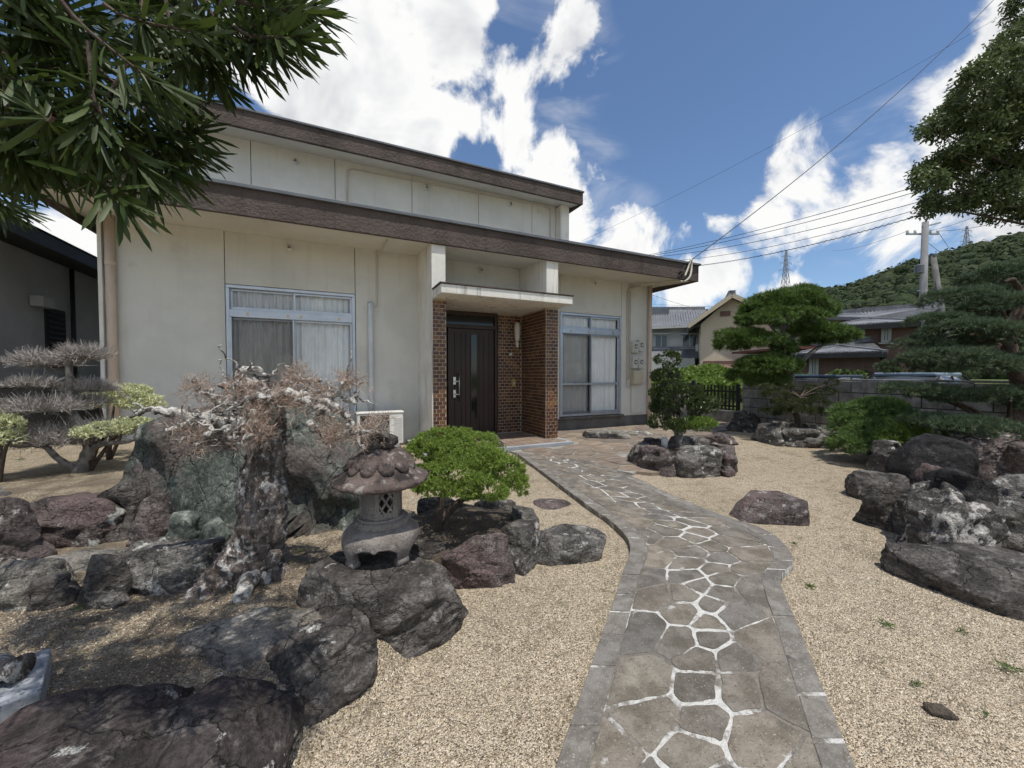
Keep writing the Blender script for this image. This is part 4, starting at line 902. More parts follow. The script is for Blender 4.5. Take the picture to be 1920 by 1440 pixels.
# ---- left garden
outline_rock('huge dark green standing boulder behind the dead pine trunk', [(232, 1035), (226, 960), (232, 880), (262, 800), (330, 775), (400, 762), (470, 765), (530, 765), (580, 790), (615, 830), (645, 880), (664, 930), (668, 985), (640, 1020), (560, 1040), (430, 1060), (320, 1060)], 3.15, 1.05, RK_green, 21, front=7, strata=(1, .3, .1), lean=.12, zsink=.25, flatness=.5, p=.22)
outline_rock('brown slab of rock leaning against the side of the green boulder', [(172, 1040), (182, 985), (205, 930), (235, 900), (262, 930), (268, 1000), (255, 1050), (205, 1062)], 2.95, .45, RK_dark, 33, sub=5, front=6, strata=(.1, .3, 1))
rock('reddish topped angular rock at the foot of the green boulder', 248, 318, 950, 1025, RK_purple, 1.0, .17, 41, taper=.35, facets=8, sharp=30, zt=.50)
rock('grey flat topped rock in front of the green boulder', 218, 402, 1012, 1108, RK_grey, .62, .16, 43, boxy=.7, flat=.9, zt=.40, facets=9, sharp=26, yaw=.15)
rock('small green broken stone between boulder and pine trunk', 305, 372, 985, 1045, RK_green, .8, .17, 44, zt=.44, sub=4, facets=9, sharp=26)
rock('angular green stone touching the pine trunk', 368, 428, 990, 1050, RK_green, .8, .17, 45, zt=.42, sub=4, facets=8, sharp=26)
rock('smooth dark brown upright stone beside the grey flat topped rock', 126, 222, 1038, 1142, RK_dark, .55, .15, 51, zt=.42, taper=.35, rough=.5, plate=.3, lean=(.16, 0), facets=8)
rock('small flat grey stone lying under the dark brown upright stone', 165, 228, 1095, 1140, RK_grey, .7, .16, 52, zt=.22, sub=4)
rock('squat dark grey stone beside the upright brown stone', 42, 132, 1085, 1148, RK_dark, .8, .15, 53, zt=.30, sub=4)
rock('pale weathered rounded rock with lichen at the bed edge', -25, 92, 1052, 1145, RK_light, .8, .15, 54, zt=.38, rough=.8)
rock('dark reddish rock behind the pale weathered rock', -60, 62, 965, 1075, RK_purple, .8, .17, 55, zt=.58)
rock('long purplish retaining rock under the dead shrub', 30, 225, 888, 1020, RK_purple, .45, .17, 56, zt=.50, boxy=.8, flat=.95)
rock('grey retaining rock below the clipped dead shrub', -200, 50, 925, 1012, RK_grey, .45, .17, 57, zt=.50, boxy=.8, flat=.95)
rock('pale flat slab half buried between the retaining rocks and boulder', 55, 205, 1015, 1085, RK_light, .7, .13, 58, zt=.225, boxy=.8, flat=.95, sub=4, plate=.4, rough=.5)
# ---- foreground border
rock('large dark stump shaped rock carrying the stone lantern', 572, 862, 1040, 1222, RK_dark, .82, 0, 62, zt=.345, boxy=.85, flat=.93, sub=6, facets=12, sharp=22, plate=.6)
rock('broad dark purplish rock with a flat top and pale lichen spot', -90, 505, 1215, 1760, RK_umber, .80, 0, 64, zt=.31, boxy=.9, flat=.92, sub=6, plate=.6, yaw=.3, sharp=24)
rock('dark mottled boulder between lantern rock and broad purplish rock', 452, 690, 1140, 1368, RK_dark, .85, 0, 66, zt=.27, sub=6, rough=.8, plate=.5)
rock('pale sloping slab between dark mottled boulder and pine roots', 350, 650, 1150, 1300, RK_light, .7, .02, 67, zt=.205, boxy=.8, flat=.85, plate=.5, sub=5, yaw=.5)
# ---- right garden
rock('low faceted purplish grey rock alone on the gravel', 1370, 1542, 922, 982, RK_purple, .72, 0, 171, zt=.225, boxy=.45, flat=.8, facets=9, sharp=70, rough=.22, plate=.25, sub=6, taper=.35)
outline_rock('tall black rounded boulder standing behind the lichen mottled rock', [(1690, 935), (1686, 890), (1698, 850), (1720, 823), (1752, 814), (1780, 824), (1800, 850), (1814, 890), (1818, 940), (1795, 965), (1720, 965)], 4.6, .6, RK_black, 73, sub=5, front=6, rough=.6)
outline_rock('small upright rock covered in white lichen beside the black boulder', [(1640, 888), (1645, 850), (1655, 828), (1672, 826), (1684, 845), (1688, 888)], 5.3, .3, RK_lichen, 74, sub=5, front=4)
rock('flat dark rock jutting from the foot of the black boulder', 1597, 1700, 893, 938, RK_dark, .6, 0, 75, zt=.30, boxy=.8, flat=.9)
rock('dark wedge rock below the black boulder', 1636, 1740, 905, 998, RK_dark, .75, 0, 76, zt=.42, taper=.2)
rock('white lichen mottled round rock in front of the black boulder', 1700, 1868, 925, 1048, RK_lichen, .75, 0, 77, zt=.52, sub=6, rough=.8)
rock('dark split rock lying on top of the lichen mottled rock', 1748, 1842, 888, 950, RK_black, .7, .36, 78, zt=.64, sink=.1)
rock('reddish rock wedged beside the dark split rock', 1722, 1775, 888, 945, RK_purple, .8, .30, 79, zt=.62, sub=4)
rock('grey layered rock behind the lichen mottled rock', 1838, 2010, 925, 1032, RK_grey, .7, 0, 80, zt=.50)
rock('low long dark rock with pale dusty top on the gravel', 1742, 2120, 1045, 1165, RK_dark, .55, 0, 81, zt=.23, boxy=.8, flat=.9, yaw=-.35, rough=.7, plate=.5, sub=6)
rock('brown layered ledge rock below the big pine', 1775, 1960, 812, 905, RK_purple, .6, 0, 82, zt=.62, boxy=.8, flat=.95)
rock('purple grey ledge rock next to the layered ledge', 1890, 2100, 830, 925, RK_purple, .6, 0, 83, zt=.58, boxy=.8)
rock('dark boulder at the end of the block wall', 1364, 1440, 765, 810, RK_dark, .8, 0, 85, zt=.52)
rock('low brown rock behind the azalea planter', 1326, 1380, 815, 834, RK_purple, .8, 0, 86, zt=.21, sub=4)
rock('flat grey stepping slab below the white curtained window', 1094, 1182, 803, 824, RK_light, .55, .02, 87, zt=.20, boxy=.9, flat=.9, sub=5, plate=.3, rough=.5)
rock('thin flat slab beside the stepping slab', 1176, 1222, 806, 818, RK_light, .9, .02, 88, zt=.11, boxy=.9, flat=.9, sub=4, plate=.3)
rock('small dark round rock at the porch corner', 908, 944, 820, 848, RK_dark, .9, 0, 89, zt=.24, sub=4)
rock('grey wedge stone lying beside the juniper planter', 985, 1138, 978, 1052, RK_grey, .65, 0, 90, zt=.20, boxy=.75, flat=.85, sharp=24, plate=.6, lean=(.1, 0))
rock('round flat stepping stone sunk in the gravel', 1000, 1072, 930, 957, RK_purple, .95, -.03, 91, zt=.012, flat=.8, boxy=.1, sub=4, plate=.2, rough=.4, name='stepping_stone')
# ---- granite block with a log
g = GP(38, 1330, .17); gb = MB(); c = CW(-1.87, 1.385, .215); gb.obox(c, (RGT*.717-FWD*.695)*.157, (RGT*.695+FWD*.717)*.10, UP*.05)
tag(ob('granite_block', gb, M_granite, bev=.006, loc=(c.x, c.y, .17)), 'pale blue grey cut granite block on the bed', 'block')
c = CW(-1.90, 1.37, .315); lg = MB(); pts = spline([c+RGT*-.3-FWD*.02, c-RGT*.05, c+RGT*.09+FWD*.02], 8); lg.tube(pts, [.045+.008*math.sin(i*1.3) for i in range(len(pts))], 20)
A = lg.arr(); A = A+(fbm(A*22, 4, 3)*.035)[:, None]*np.array([.3, .3, 1]); tag(ob('log', (A, lg.f), M_bark_pine, smooth=True, loc=c), 'short dark bark covered log on the granite block', 'log')

# ---------------------------------------------------------------- stone ring planters
def planter(label, pxc, yb, rpx, n, hz, m, seed, yaw0=.2, squash=.8):
    g = GP(pxc, yb, 0); df = g.dot(FWD); R = rpx/721*df*1.06; c = AT(pxc, 720, df+R*squash); c.z = 0; rn = random.Random(seed)
    T = thing('stone_planter', label, 'planter', c)
    for k in range(n):
        a = 2*math.pi*k/n+yaw0; w = 2*math.pi*R*.93/n*rn.uniform(1.0, 1.18); h = hz*rn.uniform(.85, 1.12)
        V, Fc = rock_mesh(w, R*.42, h, seed*10+k, sub=5 if n < 9 else 4, boxy=.8, flat=.92, facets=10, sharp=22, taper=.1)
        p = c+RGT*math.cos(a)*R*.84+FWD*math.sin(a)*R*.84*squash; ob('rock', (to_world(V, p, a+math.pi/2), Fc), m[k % len(m)], T, smooth=True, loc=p)
    s = MB(); prof = [(R*.80, 0), (R*.78, hz*.62), (R*.5, hz*.70), (R*.1, hz*.74)]; s.lathe(prof, c, 28); A = s.arr(); A = A+np.stack([fbm(A*9, 3, seed)*.0, fbm(A*9, 3, 1)*0, fbm(A*9, 3, seed)*.06], 1)
    ob('soil', (A, s.f), M_soil, T, smooth=True)
    return T, c, hz*.72
PL1 = planter('hexagonal ring of purplish rocks holding the azalea tree', 1280, 893, 97, 7, .37, [RK_purple, RK_grey], 101)
PL2 = planter('low ring of grey rocks holding the spreading yew', 1492, 838, 68, 6, .36, [RK_grey], 102)
# juniper planter: front rocks are one curved wall
def juniper_planter():
    c = CW(-.42, 3.05, 0); T = thing('stone_planter', 'low stone planter under the bright green juniper', 'planter', c)
    for (r, d, w, t, h, yaw, sd_, m) in ((-.22, 2.62, .52, .30, .30, .35, 3, RK_purple), (.08, 2.86, .42, .26, .31, .95, 4, RK_lichen), (.12, 3.25, .40, .24, .27, 1.5, 5, RK_grey), (-.15, 3.60, .5, .24, .26, 2.5, 6, RK_grey), (-.62, 3.55, .5, .25, .26, .4, 7, RK_dark), (-.62, 2.62, .40, .25, .25, -.2, 8, RK_dark)):
        V, Fc = rock_mesh(w, t, h, 900+sd_, sub=6 if sd_ < 5 else 5, boxy=.7, flat=.93, facets=10, plate=.5); p = CW(r, d, 0); ob('rock', (to_world(V, p, yaw), Fc), m, T, smooth=True, loc=p)
    s = MB(); s.lathe([(.52, 0), (.50, .17), (.32, .20), (.05, .215)], c, 28); A = s.arr(); A[:, 2] += fbm(A*9, 3, 8)*.05*(A[:, 2] > .1); ob('soil', (A, s.f), M_soil, T, smooth=True)
juniper_planter()

# ================================================================ stone lantern (snow-viewing type)
def lantern():
    c = AT(716, 1048, 2.26); bz = .318; c.z = bz; T = thing('stone_lantern', 'squat stone garden lantern with reddish petal roof and lattice light box', 'lantern', c)
    legs = 4; th0 = math.radians(-62); seg = 96; prof = []
    def low(a):                             # lower edge: ogee arches between four feet
        u = ((a-th0)*legs/(2*math.pi)) % 1.0; x = abs(u-.5)*2          # x = 1 at a foot, 0 mid-arch
        if x > .80: return 0.0
        if x > .74: return .085*(.80-x)/.06
        cusp = .118+.024*(1-x/.74)**.5 if x < .30 else .118-.033*((x-.30)/.44)**2
        return cusp if x >= .30 else .118+.0
    def low2(a): 
        u = ((a-th0)*legs/(2*math.pi)) % 1.0; x = abs(u-.5)*2; b = low(a)
        if x < .74: b += -.020*max(0, 1-abs(x-.0)/.12)+.0
        return b
    rings = 12; V = []; Fc = []
    for j in range(rings+1):
        for k in range(seg):
            a = 2*math.pi*k/seg; zl = low2(a); f = j/rings; z = .215+(zl-.215)*f
            q = np.interp(z, [0, .04, .10, .155, .195, .215], [.185, .205, .222, .215, .178, .120]); 
            V.append((c.x+q*math.cos(a), c.y+q*math.sin(a), bz+z))
    Fc = [(j*seg+k, (j+1)*seg+k, (j+1)*seg+(k+1) % seg, j*seg+(k+1) % seg) for j in range(rings) for k in range(seg)]; Fc.append(tuple(range(seg)))
    o = ob('base', (V, Fc), M_lantern, T, smooth=True); m = o.modifiers.new('solid', 'SOLIDIFY'); m.thickness = .032; m.offset = -1
    for k in range(4):                      # curled feet
        a = th0+2*math.pi*k/4; q = MB(); e = Vector((math.cos(a), math.sin(a), 0)); s = Vector((-math.sin(a), math.cos(a), 0))
        pts = [c+e*.185+UP*.022-s*.035, c+e*.185+UP*.022+s*.035]; q.tube(pts, .026, 14); ob('foot', q, M_lantern, T, smooth=True)
    ob('collar', MB().lathe([(.158, .205), (.158, .228), (.148, .236), (.134, .238), (.132, .25)], c, 40), M_lantern, T, smooth=False)
    # hexagonal light box
    R = .124; zb, zt = bz+.246, bz+.432; off = math.radians(8); cor = [Vector((c.x+R*math.cos(off+k*math.pi/3), c.y+R*math.sin(off+k*math.pi/3), 0)) for k in range(6)]
    q = MB(); 
    for k in range(6):
        a, b = cor[k], cor[(k+1) % 6]; n = ((a+b)/2-Vector((c.x, c.y, 0))).normalized(); t = (b-a).normalized(); l = (b-a).length; mid = (a+b)/2-n*.012
        q.obox(Vector((a.x, a.y, (zb+zt)/2))-n*.010+t*.011, t*.013, n*.010, UP*(zt-zb)/2); q.obox(Vector((b.x, b.y, (zb+zt)/2))-n*.0105-t*.011, t*.013, n*.010, UP*(zt-zb)/2)
        for (z0, z1) in ((zb, zb+.036), (zt-.03, zt)): q.obox(Vector((mid.x, mid.y, (z0+z1)/2)), t*(l/2-.02), n*.0095, UP*(z1-z0)/2)
        if k % 2 == 1: q.obox(Vector((mid.x, mid.y, (zb+zt)/2)), t*(l/2-.02), n*.007, UP*((zt-zb)/2-.02))
        else:
            g = MB(); h0, h1 = zb+.036, zt-.03; w = l/2-.024
            for s in (-1, 1):
                for o_ in (-.62, 0, .62):
                    p0 = mid+t*(w*(-1 if s > 0 else 1)+0)+UP*h0; p1 = mid+t*(w*(1 if s > 0 else -1))+UP*h1; d = (p1-p0); sh = UP*o_*(h1-h0)
                    a0, a1 = 0., 1.
                    if o_ > 0: a1 = 1-o_
                    if o_ < 0: a0 = -o_
                    g.bar(p0+d*a0+sh-n*.001*s, p0+d*a1+sh-n*.001*s, .011, .012, up=n)
            ob('lattice', g, M_lantern, T)
    ob('light_box', q, M_lantern, T, bev=.003)
    # roof
    rz = bz+.430
    q_ = MB().lathe([(.10, 0), (.17, .004), (.235, .010), (.262, .016), (.270, .022), (.273, .030), (.272, .038), (.268, .045), (.252, .052), (.235, .060), (.215, .073), (.195, .088), (.16, .125), (.13, .165), (.06, .19)], (c.x, c.y, rz), 120, rf=lambda a, i: 1+(.010*math.cos(6*a) if 2 <= i <= 9 else 0)); A_ = q_.arr()
    A_ = A_+np.stack([fbm(A_*26, 4, 3), fbm(A_*26+9, 4, 4), fbm(A_*26+5, 4, 5)], 1)*.014; ob('roof', (A_, q_.f), M_lantern_red, T, smooth=True)
    npet = 11; rough_ = lambda A: A+np.stack([fbm(A*26, 4, 3), fbm(A*26+9, 4, 4), fbm(A*26+5, 4, 5)*1.3], 1)*.016
    D, If = ico(4)
    for k in range(npet):
        a = 2*math.pi*k/npet+.2; e = Vector((math.cos(a), math.sin(a), 0)); s = Vector((-math.sin(a), math.cos(a), 0))
        # petal: bulging lobe that runs from the crown down to a rounded tip
        u = D[:, 0]; W = .060*(1-.35*(1-u)/2-.0*u); rr = .124+.080*u; z = .172-.072*((u+1)/2)**1.8+.044*np.maximum(D[:, 2], -.6)
        X = c.x+rr*e.x+D[:, 1]*W*s.x; Y = c.y+rr*e.y+D[:, 1]*W*s.y
        ob('petal', (rough_(np.stack([X, Y, rz+z], 1)), If), M_lantern_red, T, smooth=True)
    ob('roof_crown', MB().lathe([(.10, .17), (.095, .205), (.06, .218)], (c.x, c.y, rz), 32), M_lantern_red, T, smooth=True)
    V, Fc = rock_mesh(.165, .16, .115, 777, sub=4, boxy=.5, facets=8, sink=.0); V[:, 0] *= np.interp(V[:, 2], [0, .03, .105], [.72, 1.0, .85])
    ob('finial', (to_world(V, (c.x, c.y, rz+.205)), Fc), RK_dark, T, smooth=True)
lantern()
# ================================================================ boundary walls, fence, neighbours
def block_wall():
    X = 10.18; y1, y0 = 6.8, .6; T = thing('block_wall', 'weathered grey concrete block garden wall with rough faced courses', 'wall', (X, 3.5, 0)); rn = random.Random(3)
    box('mortar_core', X+.012, X+.138, y0, y1-.012, -.05, 1.215, M_block_mortar, T); bh = .2455; bl = .44
    me = mesh_of('block', *(lambda m: (m.arr(), m.f))(MB().box(0, .15, -bl/2+.010, bl/2-.010, .010, bh-.010)), M_block)
    for r in range(5):
        y = y1-(0 if r % 2 else bl/2)
        while y-bl > y0: 
            inst('block', me, T, (X-.002+rn.uniform(-.003, .003), y-bl/2, r*bh)); y -= bl
        if not r % 2: o = inst('block', me, T, (X-.002, y1-bl/4, r*bh), None, (1, .5, 1))
    y = y1+.02
    while y > y0+.3: box('coping', X-.02, X+.17, y-.59, y, 1.232, 1.275, M_block, T, bev=.006); y -= .6
block_wall()
def fence():
    X = 10.22
    T = thing('picket_fence', 'black picket fence on a low kerb beyond the block wall', 'fence', (X, 7.6, 0)); box('kerb', X-.06, X+.08, 6.86, 9.6, -.05, .34, M_block, T, bev=.01)
    for y in (6.95, 8.22, 9.5): box('post', X-.03, X+.04, y-.04, y+.04, .34, 1.10, M_black, T)
    for z in (.45, .86): box('rail', X+.0, X+.03, 6.9, 9.55, z, z+.05, M_black, T)
    y = 7.08
    while y < 9.45: 
        box('picket', X-.025, X-.003, y-.022, y+.022, .36, 1.05, M_black, T); y += .115
    T = thing('picket_gate', 'black picket gate between the house corner and fence', 'gate', (9.0, 8.3, 0))
    for x in (7.98, 9.1, 10.10): box('post', x-.04, x+.04, 8.26, 8.34, 0, 1.18, M_black, T)
    for z in (.35, .62, .95): box('rail', 8.02, 10.06, 8.29, 8.32, z, z+(.05 if z != .62 else .14), M_black, T)
    x = 8.10
    while x < 10.05: 
        if abs(x-9.1) > .05: box('picket', x-.022, x+.022, 8.262, 8.287, .08, 1.12, M_black, T)
        x += .115
fence()
# low wall on the left boundary
T = thing('boundary_wall', 'low dark concrete boundary wall behind the variegated shrubs', 'wall', (-3.95, 7.5, 0))
for i in range(6): box('wall_section', -4.05, -3.93, 3.0+1.8*i, 4.795+1.8*i, -.05, 1.2, M_lowwall, T, bev=.004)
box('coping', -4.07, -3.91, 3.0, 13.8, 1.203, 1.24, M_lowwall, T, bev=.006)

M_nwall = mat('neighbour_render', (.52, .505, .475), (.45, .44, .41), 1.5, .95, .2, 40, coords='World')
M_nroof = mat('neighbour_eave', (.018, .017, .018), (.03, .029, .03), 2, .6)
M_tileroof = mat('roof_tile_grey', (.22, .225, .235), (.15, .155, .165), 3, .55, .3, 20, coords='World')
M_wallw = mat('render_white', (.55, .545, .53), (.48, .475, .46), 1, .9, coords='World')
M_wallc = mat('render_cream', (.60, .52, .40), (.54, .47, .36), 1, .9, coords='World')
M_wallm = mat('render_maroon', (.20, .125, .105), (.165, .10, .085), 1, .9, coords='World', stretch=(6, 6, .2))
M_winglass = mat('far_window_glass', (.05, .055, .06), rough=.08, spec=.7)
M_winfr = mat('far_window_frame', (.45, .45, .44), rough=.6)
M_woodtrim = mat('eave_trim', (.50, .43, .32), rough=.8)
M_redpost = mat('red_post', (.15, .05, .04), rough=.6)
def neighbour():
    T = thing('neighbour_house', 'dark grey rendered neighbouring house with black eaves', 'house', (-7, 11, 0))
    box('wall', -9.5, -5.0, 7.0, 18, 0, 3.75, M_nwall, T)
    m_ = MB(); m_.obox((-4.72, 12.5, 3.66), (.42, 0, -.03), (0, 6.2, 0), (0.006, 0, .04)); m_.box(-4.36, -4.28, 6.3, 18.7, 3.52, 3.74); ob('eave', m_, M_nroof, T)
    m_ = MB(); m_.add([(-4.25, 6.3, 3.76), (-4.25, 18.7, 3.76), (-7.3, 18.7, 4.9), (-7.3, 6.3, 4.9), (-10.3, 6.3, 3.76), (-10.3, 18.7, 3.76)], [(0, 1, 2, 3), (3, 2, 5, 4), (0, 3, 4), (1, 5, 2)]); ob('roof', m_, M_nroof, T)
    for (px0, px1, py0, py1) in ((82, 124, 575, 690), (184, 205, 570, 650)):
        a = PX(px0, py0, -5.0); b = PX(px1, py1, -5.0); w = box('window', -5.02, -4.985, a.y, b.y, b.z, a.z, M_nroof, T); n = 11
        for k in range(n): 
            z = b.z+.08+(a.z-b.z-.16)*k/(n-1); m_ = MB(); m_.obox((-4.965, (a.y+b.y)/2, z), (.018, 0, -.02), (0, (b.y-a.y)/2-.06, 0), (.003, 0, .003)); ob('slat', m_, M_alu_dark, w)
    a = PX(135, 600, -4.95); ob('downpipe', MB().tube([(-4.93, a.y, 0), (-4.93, a.y, 3.6)], .04, 8), M_nroof, T, smooth=True)
    a = PX(72, 566, -4.95); box('vent_hood', -4.99, -4.80, a.y-.18, a.y+.18, a.z-.10, a.z+.10, M_nwall, T, bev=.02)
def PX(px, py, X): d = ray(px, py); t = X/d.x; return Vector((X, d.y*t, EYE+d.z*t))
neighbour()
def tiled_slope(parent, a, b, c, d, m, n=26, r=.10):
    """roof slope a-b (eave) to d-c (ridge) with tile ribs"""
    a, b, c, d = map(Vector, (a, b, c, d)); q = MB(); q.add([a, b, c, d], [(0, 1, 2, 3)]); nrm = (b-a).cross(d-a).normalized(); nrm = nrm if nrm.z > 0 else -nrm
    o = ob('roof', q, m, parent); g = MB()
    for k in range(n+1):
        f = k/n; g.bar(a.lerp(b, f)+nrm*.02, d.lerp(c, f)+nrm*.02, r*.6, r*.5, up=nrm)
    ob('roof_rib', g, m, o, kind='stuff')
    ob('ridge', MB().bar(d+nrm*.06, c+nrm*.06, .28, .26), m, o) if (c-d).length > .5 else None
    return o
def far_window(T, p0, p1, z0, z1, n, shutter=False):
    """window on a wall from p0 to p1 (ground points), n = outward normal"""
    p0, p1 = Vector(p0), Vector(p1); t = (p1-p0).normalized(); mid = (p0+p1)/2; w = (p1-p0).length/2; zc = (z0+z1)/2; h = (z1-z0)/2; c = Vector((mid.x, mid.y, zc))
    q = MB(); 
    for s in (-1, 1): q.obox(c+t*s*w+n*.03, t*.05, n*.05, UP*(h+.05)); q.obox(c+UP*s*h+n*.031, t*w, n*.05, UP*.05)
    q.obox(c+n*.03, t*.03, n*.04, UP*h); W = ob('window', q, M_winfr, T); ob('pane', MB().obox(c+n*.015, t*w, n*.01, UP*h), M_winglass, W); ob('sill', MB().obox(c-UP*(h+.09)+n*.06, t*(w+.12), n*.09, UP*.03), M_winfr, W)
def far_houses():
    def face(px):
        d = ray(px, 720); f = Vector((d.x, d.y, 0)).normalized(); return f, Vector((f.y, -f.x, 0))
    def A2(px, py, dep):
        d = ray(px, py); t = dep/d.dot(f); return Vector((d.x*t, d.y*t, EYE+d.z*t))
    # white house: long side faces the garden
    f, r = face(1262); D = 30.0; e = lambda px, py, d=D: A2(px, py, d)
    T = thing('white_house', 'white two storey house with grey tiled roof beyond the picket gate', 'house', A2(1262, 720, D+3)*1.0); T.location.z = 0
    p0, p1 = A2(1180, 720, D), A2(1322, 720, D); p0.z = p1.z = 0; n = -f
    ez = e(1262, 612).z; rz_ = e(1262, 584, D+4).z; m_ = MB(); m_.obox((p0+p1)/2+f*4+UP*ez/2, (p1-p0)/2, f*3.99, UP*ez/2); ob('wall', m_, M_wallw, T)
    a, b = A2(1165, 612, D-.8), A2(1332, 612, D-.8); a.z = b.z = ez-.05; tiled_slope(T, a, b, A2(1322, 580, D+4), A2(1172, 580, D+4), M_tileroof, 34)
    q = MB(); q.bar(a-UP*.08, b-UP*.08, .1, .16); ob('eave', q, M_winfr, T)
    for (x0, x1) in ((1228, 1252), (1279, 1307)):
        far_window(T, A2(x0, 640, D-.02), A2(x1, 640, D-.02), e(1240, 652).z, e(1240, 628).z, n)
        q = MB(); s0, s1 = A2(x0-4, 626, D-.25), A2(x1+4, 626, D-.25); q.bar(s0, s1, .5, .08); ob('window_hood', q, M_winfr, T)
    a, b = A2(1205, 672, D-2.2), A2(1315, 672, D-2.2); tiled_slope(T, a, b, A2(1318, 655, D), A2(1205, 655, D), M_tileroof, 24)
    q = MB(); pp0, pp1 = A2(1205, 720, D-1.6), A2(1300, 720, D-1.6); zz = A2(1250, 674, D-1.6).z; q.obox((pp0+pp1)/2*1.0+UP*(zz/2-(pp0+pp1).z/2), (pp1-pp0)/2, f*1.5, UP*zz/2); ob('lower_wall', q, M_wallw, T)
    q = MB(); cc = A2(1232, 588, D+3); q.obox(cc, r*.9, f*.6, UP*.35); ob('solar_tank', q, M_cap, T)
    q = MB(); cc = A2(1316, 654, D-.5); q.obox(cc, r*.4, f*.15, UP*.3); ob('air_conditioner', q, M_white_pl, T)
    # cream house: gable towards the garden
    f, r = face(1285); D = 25.0; T = thing('cream_house', 'cream house with a tiled gable behind the podocarpus tree', 'house', Vector((*A2(1380, 720, D+3).xy, 0)))
    L_, R_ = A2(1313, 720, D), A2(1450, 720, D); L_.z = R_.z = 0; t = (R_-L_); w = t.length; t.normalize(); bk = Vector((-t.y, t.x, 0)); bk = bk if bk.dot(f) > 0 else -bk
    ez = A2(1313, 607, D).z; az = A2(1365, 571, D).z+.35; ap = L_+t*w*.42
    q = MB(); V = [L_, R_, R_+UP*ez, ap+UP*az, L_+UP*ez]; V2 = [v+bk*8 for v in V]; q.add(V+V2, [(0, 1, 2, 3, 4), (9, 8, 7, 6, 5), (0, 4, 9, 5), (1, 6, 7, 2), (4, 3, 8, 9), (3, 2, 7, 8)]); ob('wall', q, M_wallc, T)
    for (E, s) in ((L_, -1), (R_, 1)):
        A_ = E+UP*(ez-.10)+t*s*.7-bk*.5; B_ = A_+bk*9; tp = ap+UP*(az+.16)-bk*.5; tiled_slope(T, A_, B_, tp+bk*9, tp, M_tileroof, 30); q = MB(); q.bar(A_-UP*.1, tp-UP*.1, .12, .22); ob('barge_board', q, M_woodtrim, T)
    q = MB(); c_ = A2(1360, 588, D-.02); q.obox(c_, t*.25, bk*.05, UP*.14); ob('gable_vent', q, M_wallm, T)
    A_, B_ = A2(1290, 700, D-2.5), A2(1400, 694, D-1.5); A_.z = B_.z = A2(1340, 693, D-2.5).z; tiled_slope(T, A_, B_, A2(1392, 683, D), A2(1318, 683, D), M_wallm, 10, .06); far_window(T, A2(1350, 640, D+.3), A2(1372, 640, D+.5), 2.8, 4.0, -bk)
    # maroon house
    f, r = face(1610); D = 22.0; T = thing('maroon_house', 'maroon two storey house with grey hipped roof behind the block wall', 'house', Vector((*A2(1620, 720, D+3).xy, 0)))
    def vol(x0, x1, dz, dep, ztop, m, nm): 
        a, b = A2(x0, 720, D+dz), A2(x1, 720, D+dz); a.z = b.z = 0; q = MB(); q.obox((a+b)/2+f*dep/2+UP*ztop/2, (b-a)/2, f*dep/2, UP*ztop/2); ob(nm, q, m, T); return a, b
    z2 = A2(1640, 610, D).z; vol(1560, 1712, 0, 7, z2, M_wallm, 'wall'); z1 = A2(1560, 660, D-2).z; vol(1485, 1648, -2, 4, z1, M_wallm, 'lower_wall')
    def hip(x0, x1, ye, yr, d0, dep, ov=.7):
        a, b = A2(x0, ye, d0-ov), A2(x1, ye, d0-ov); a.z = b.z = A2((x0+x1)/2, ye, d0-ov).z; zr = A2((x0+x1)/2, yr, d0+dep/2).z; c_, d_ = b+f*(dep+2*ov), a+f*(dep+2*ov); u = (b-a).normalized(); hw = (dep+2*ov)/2
        r0 = a+u*hw*.9+f*hw; r1 = b-u*hw*.9+f*hw; r0.z = r1.z = zr
        tiled_slope(T, a, b, r1, r0, M_tileroof, 30); q = MB(); q.add([b, c_, r1, d_, a, r0], [(0, 1, 2), (3, 4, 5), (1, 3, 5, 2)]); ob('roof_hip', q, M_tileroof, T); q = MB(); q.bar(a-UP*.1, b-UP*.1, .1, .18); q.bar(b-UP*.1, c_-UP*.1, .1, .18); q.bar(a-UP*.1, d_-UP*.1, .1, .18); ob('eave', q, M_nroof, T)
        q = MB(); 
        for (s, e_) in ((a, r0), (b, r1)): q.bar(s, e_, .2, .16)
        ob('hip_ridge', q, M_tileroof, T)
    hip(1548, 1724, 608, 584, D, 7); hip(1488, 1660, 662, 641, D-2, 4, .6)
    far_window(T, A2(1655, 630, D-.02), A2(1668, 630, D-.02), A2(1660, 640, D).z, A2(1660, 614, D).z, -f); far_window(T, A2(1600, 630, D-.02), A2(1618, 630, D-.02), A2(1600, 635, D).z, A2(1600, 614, D).z, -f)
    far_window(T, A2(1520, 690, D-2.02), A2(1532, 690, D-2.02), .4, 2.2, -f)
    # carport
    D = 17.5; T = thing('carport', 'small carport on thin red posts beside the maroon house', 'carport', Vector((*AT(1510, 720, D).xy, 0))); zt = AT(1500, 655, D).z
    for px, dd in ((1478, 0), (1502, 0), (1540, 0), (1562, 0), (1490, 3), (1560, 3)): p = AT(px, 720, D+dd); ob('post', MB().bar((p.x, p.y, 0), (p.x, p.y, zt), .12), M_redpost, T)
    a, b = AT(1468, 655, D-.3), AT(1570, 655, D-.3); q = MB(); q.obox((a+b)/2+FWD*1.8+UP*.05, (b-a)/2, FWD*2.2, UP*.05); ob('canopy', q, M_redpost, T); q = MB(); q.bar(AT(1478, 672, D), AT(1562, 672, D), .08, .1); ob('beam', q, M_redpost, T)
    q = MB()
    for k in range(9): q.bar(AT(1530+k*4, 676, D-.02), AT(1530+k*4, 640, D-.02), .05)
    q.bar(AT(1526, 658, D), AT(1566, 658, D), .06); ob('railing', q, M_redpost, T)
far_houses()
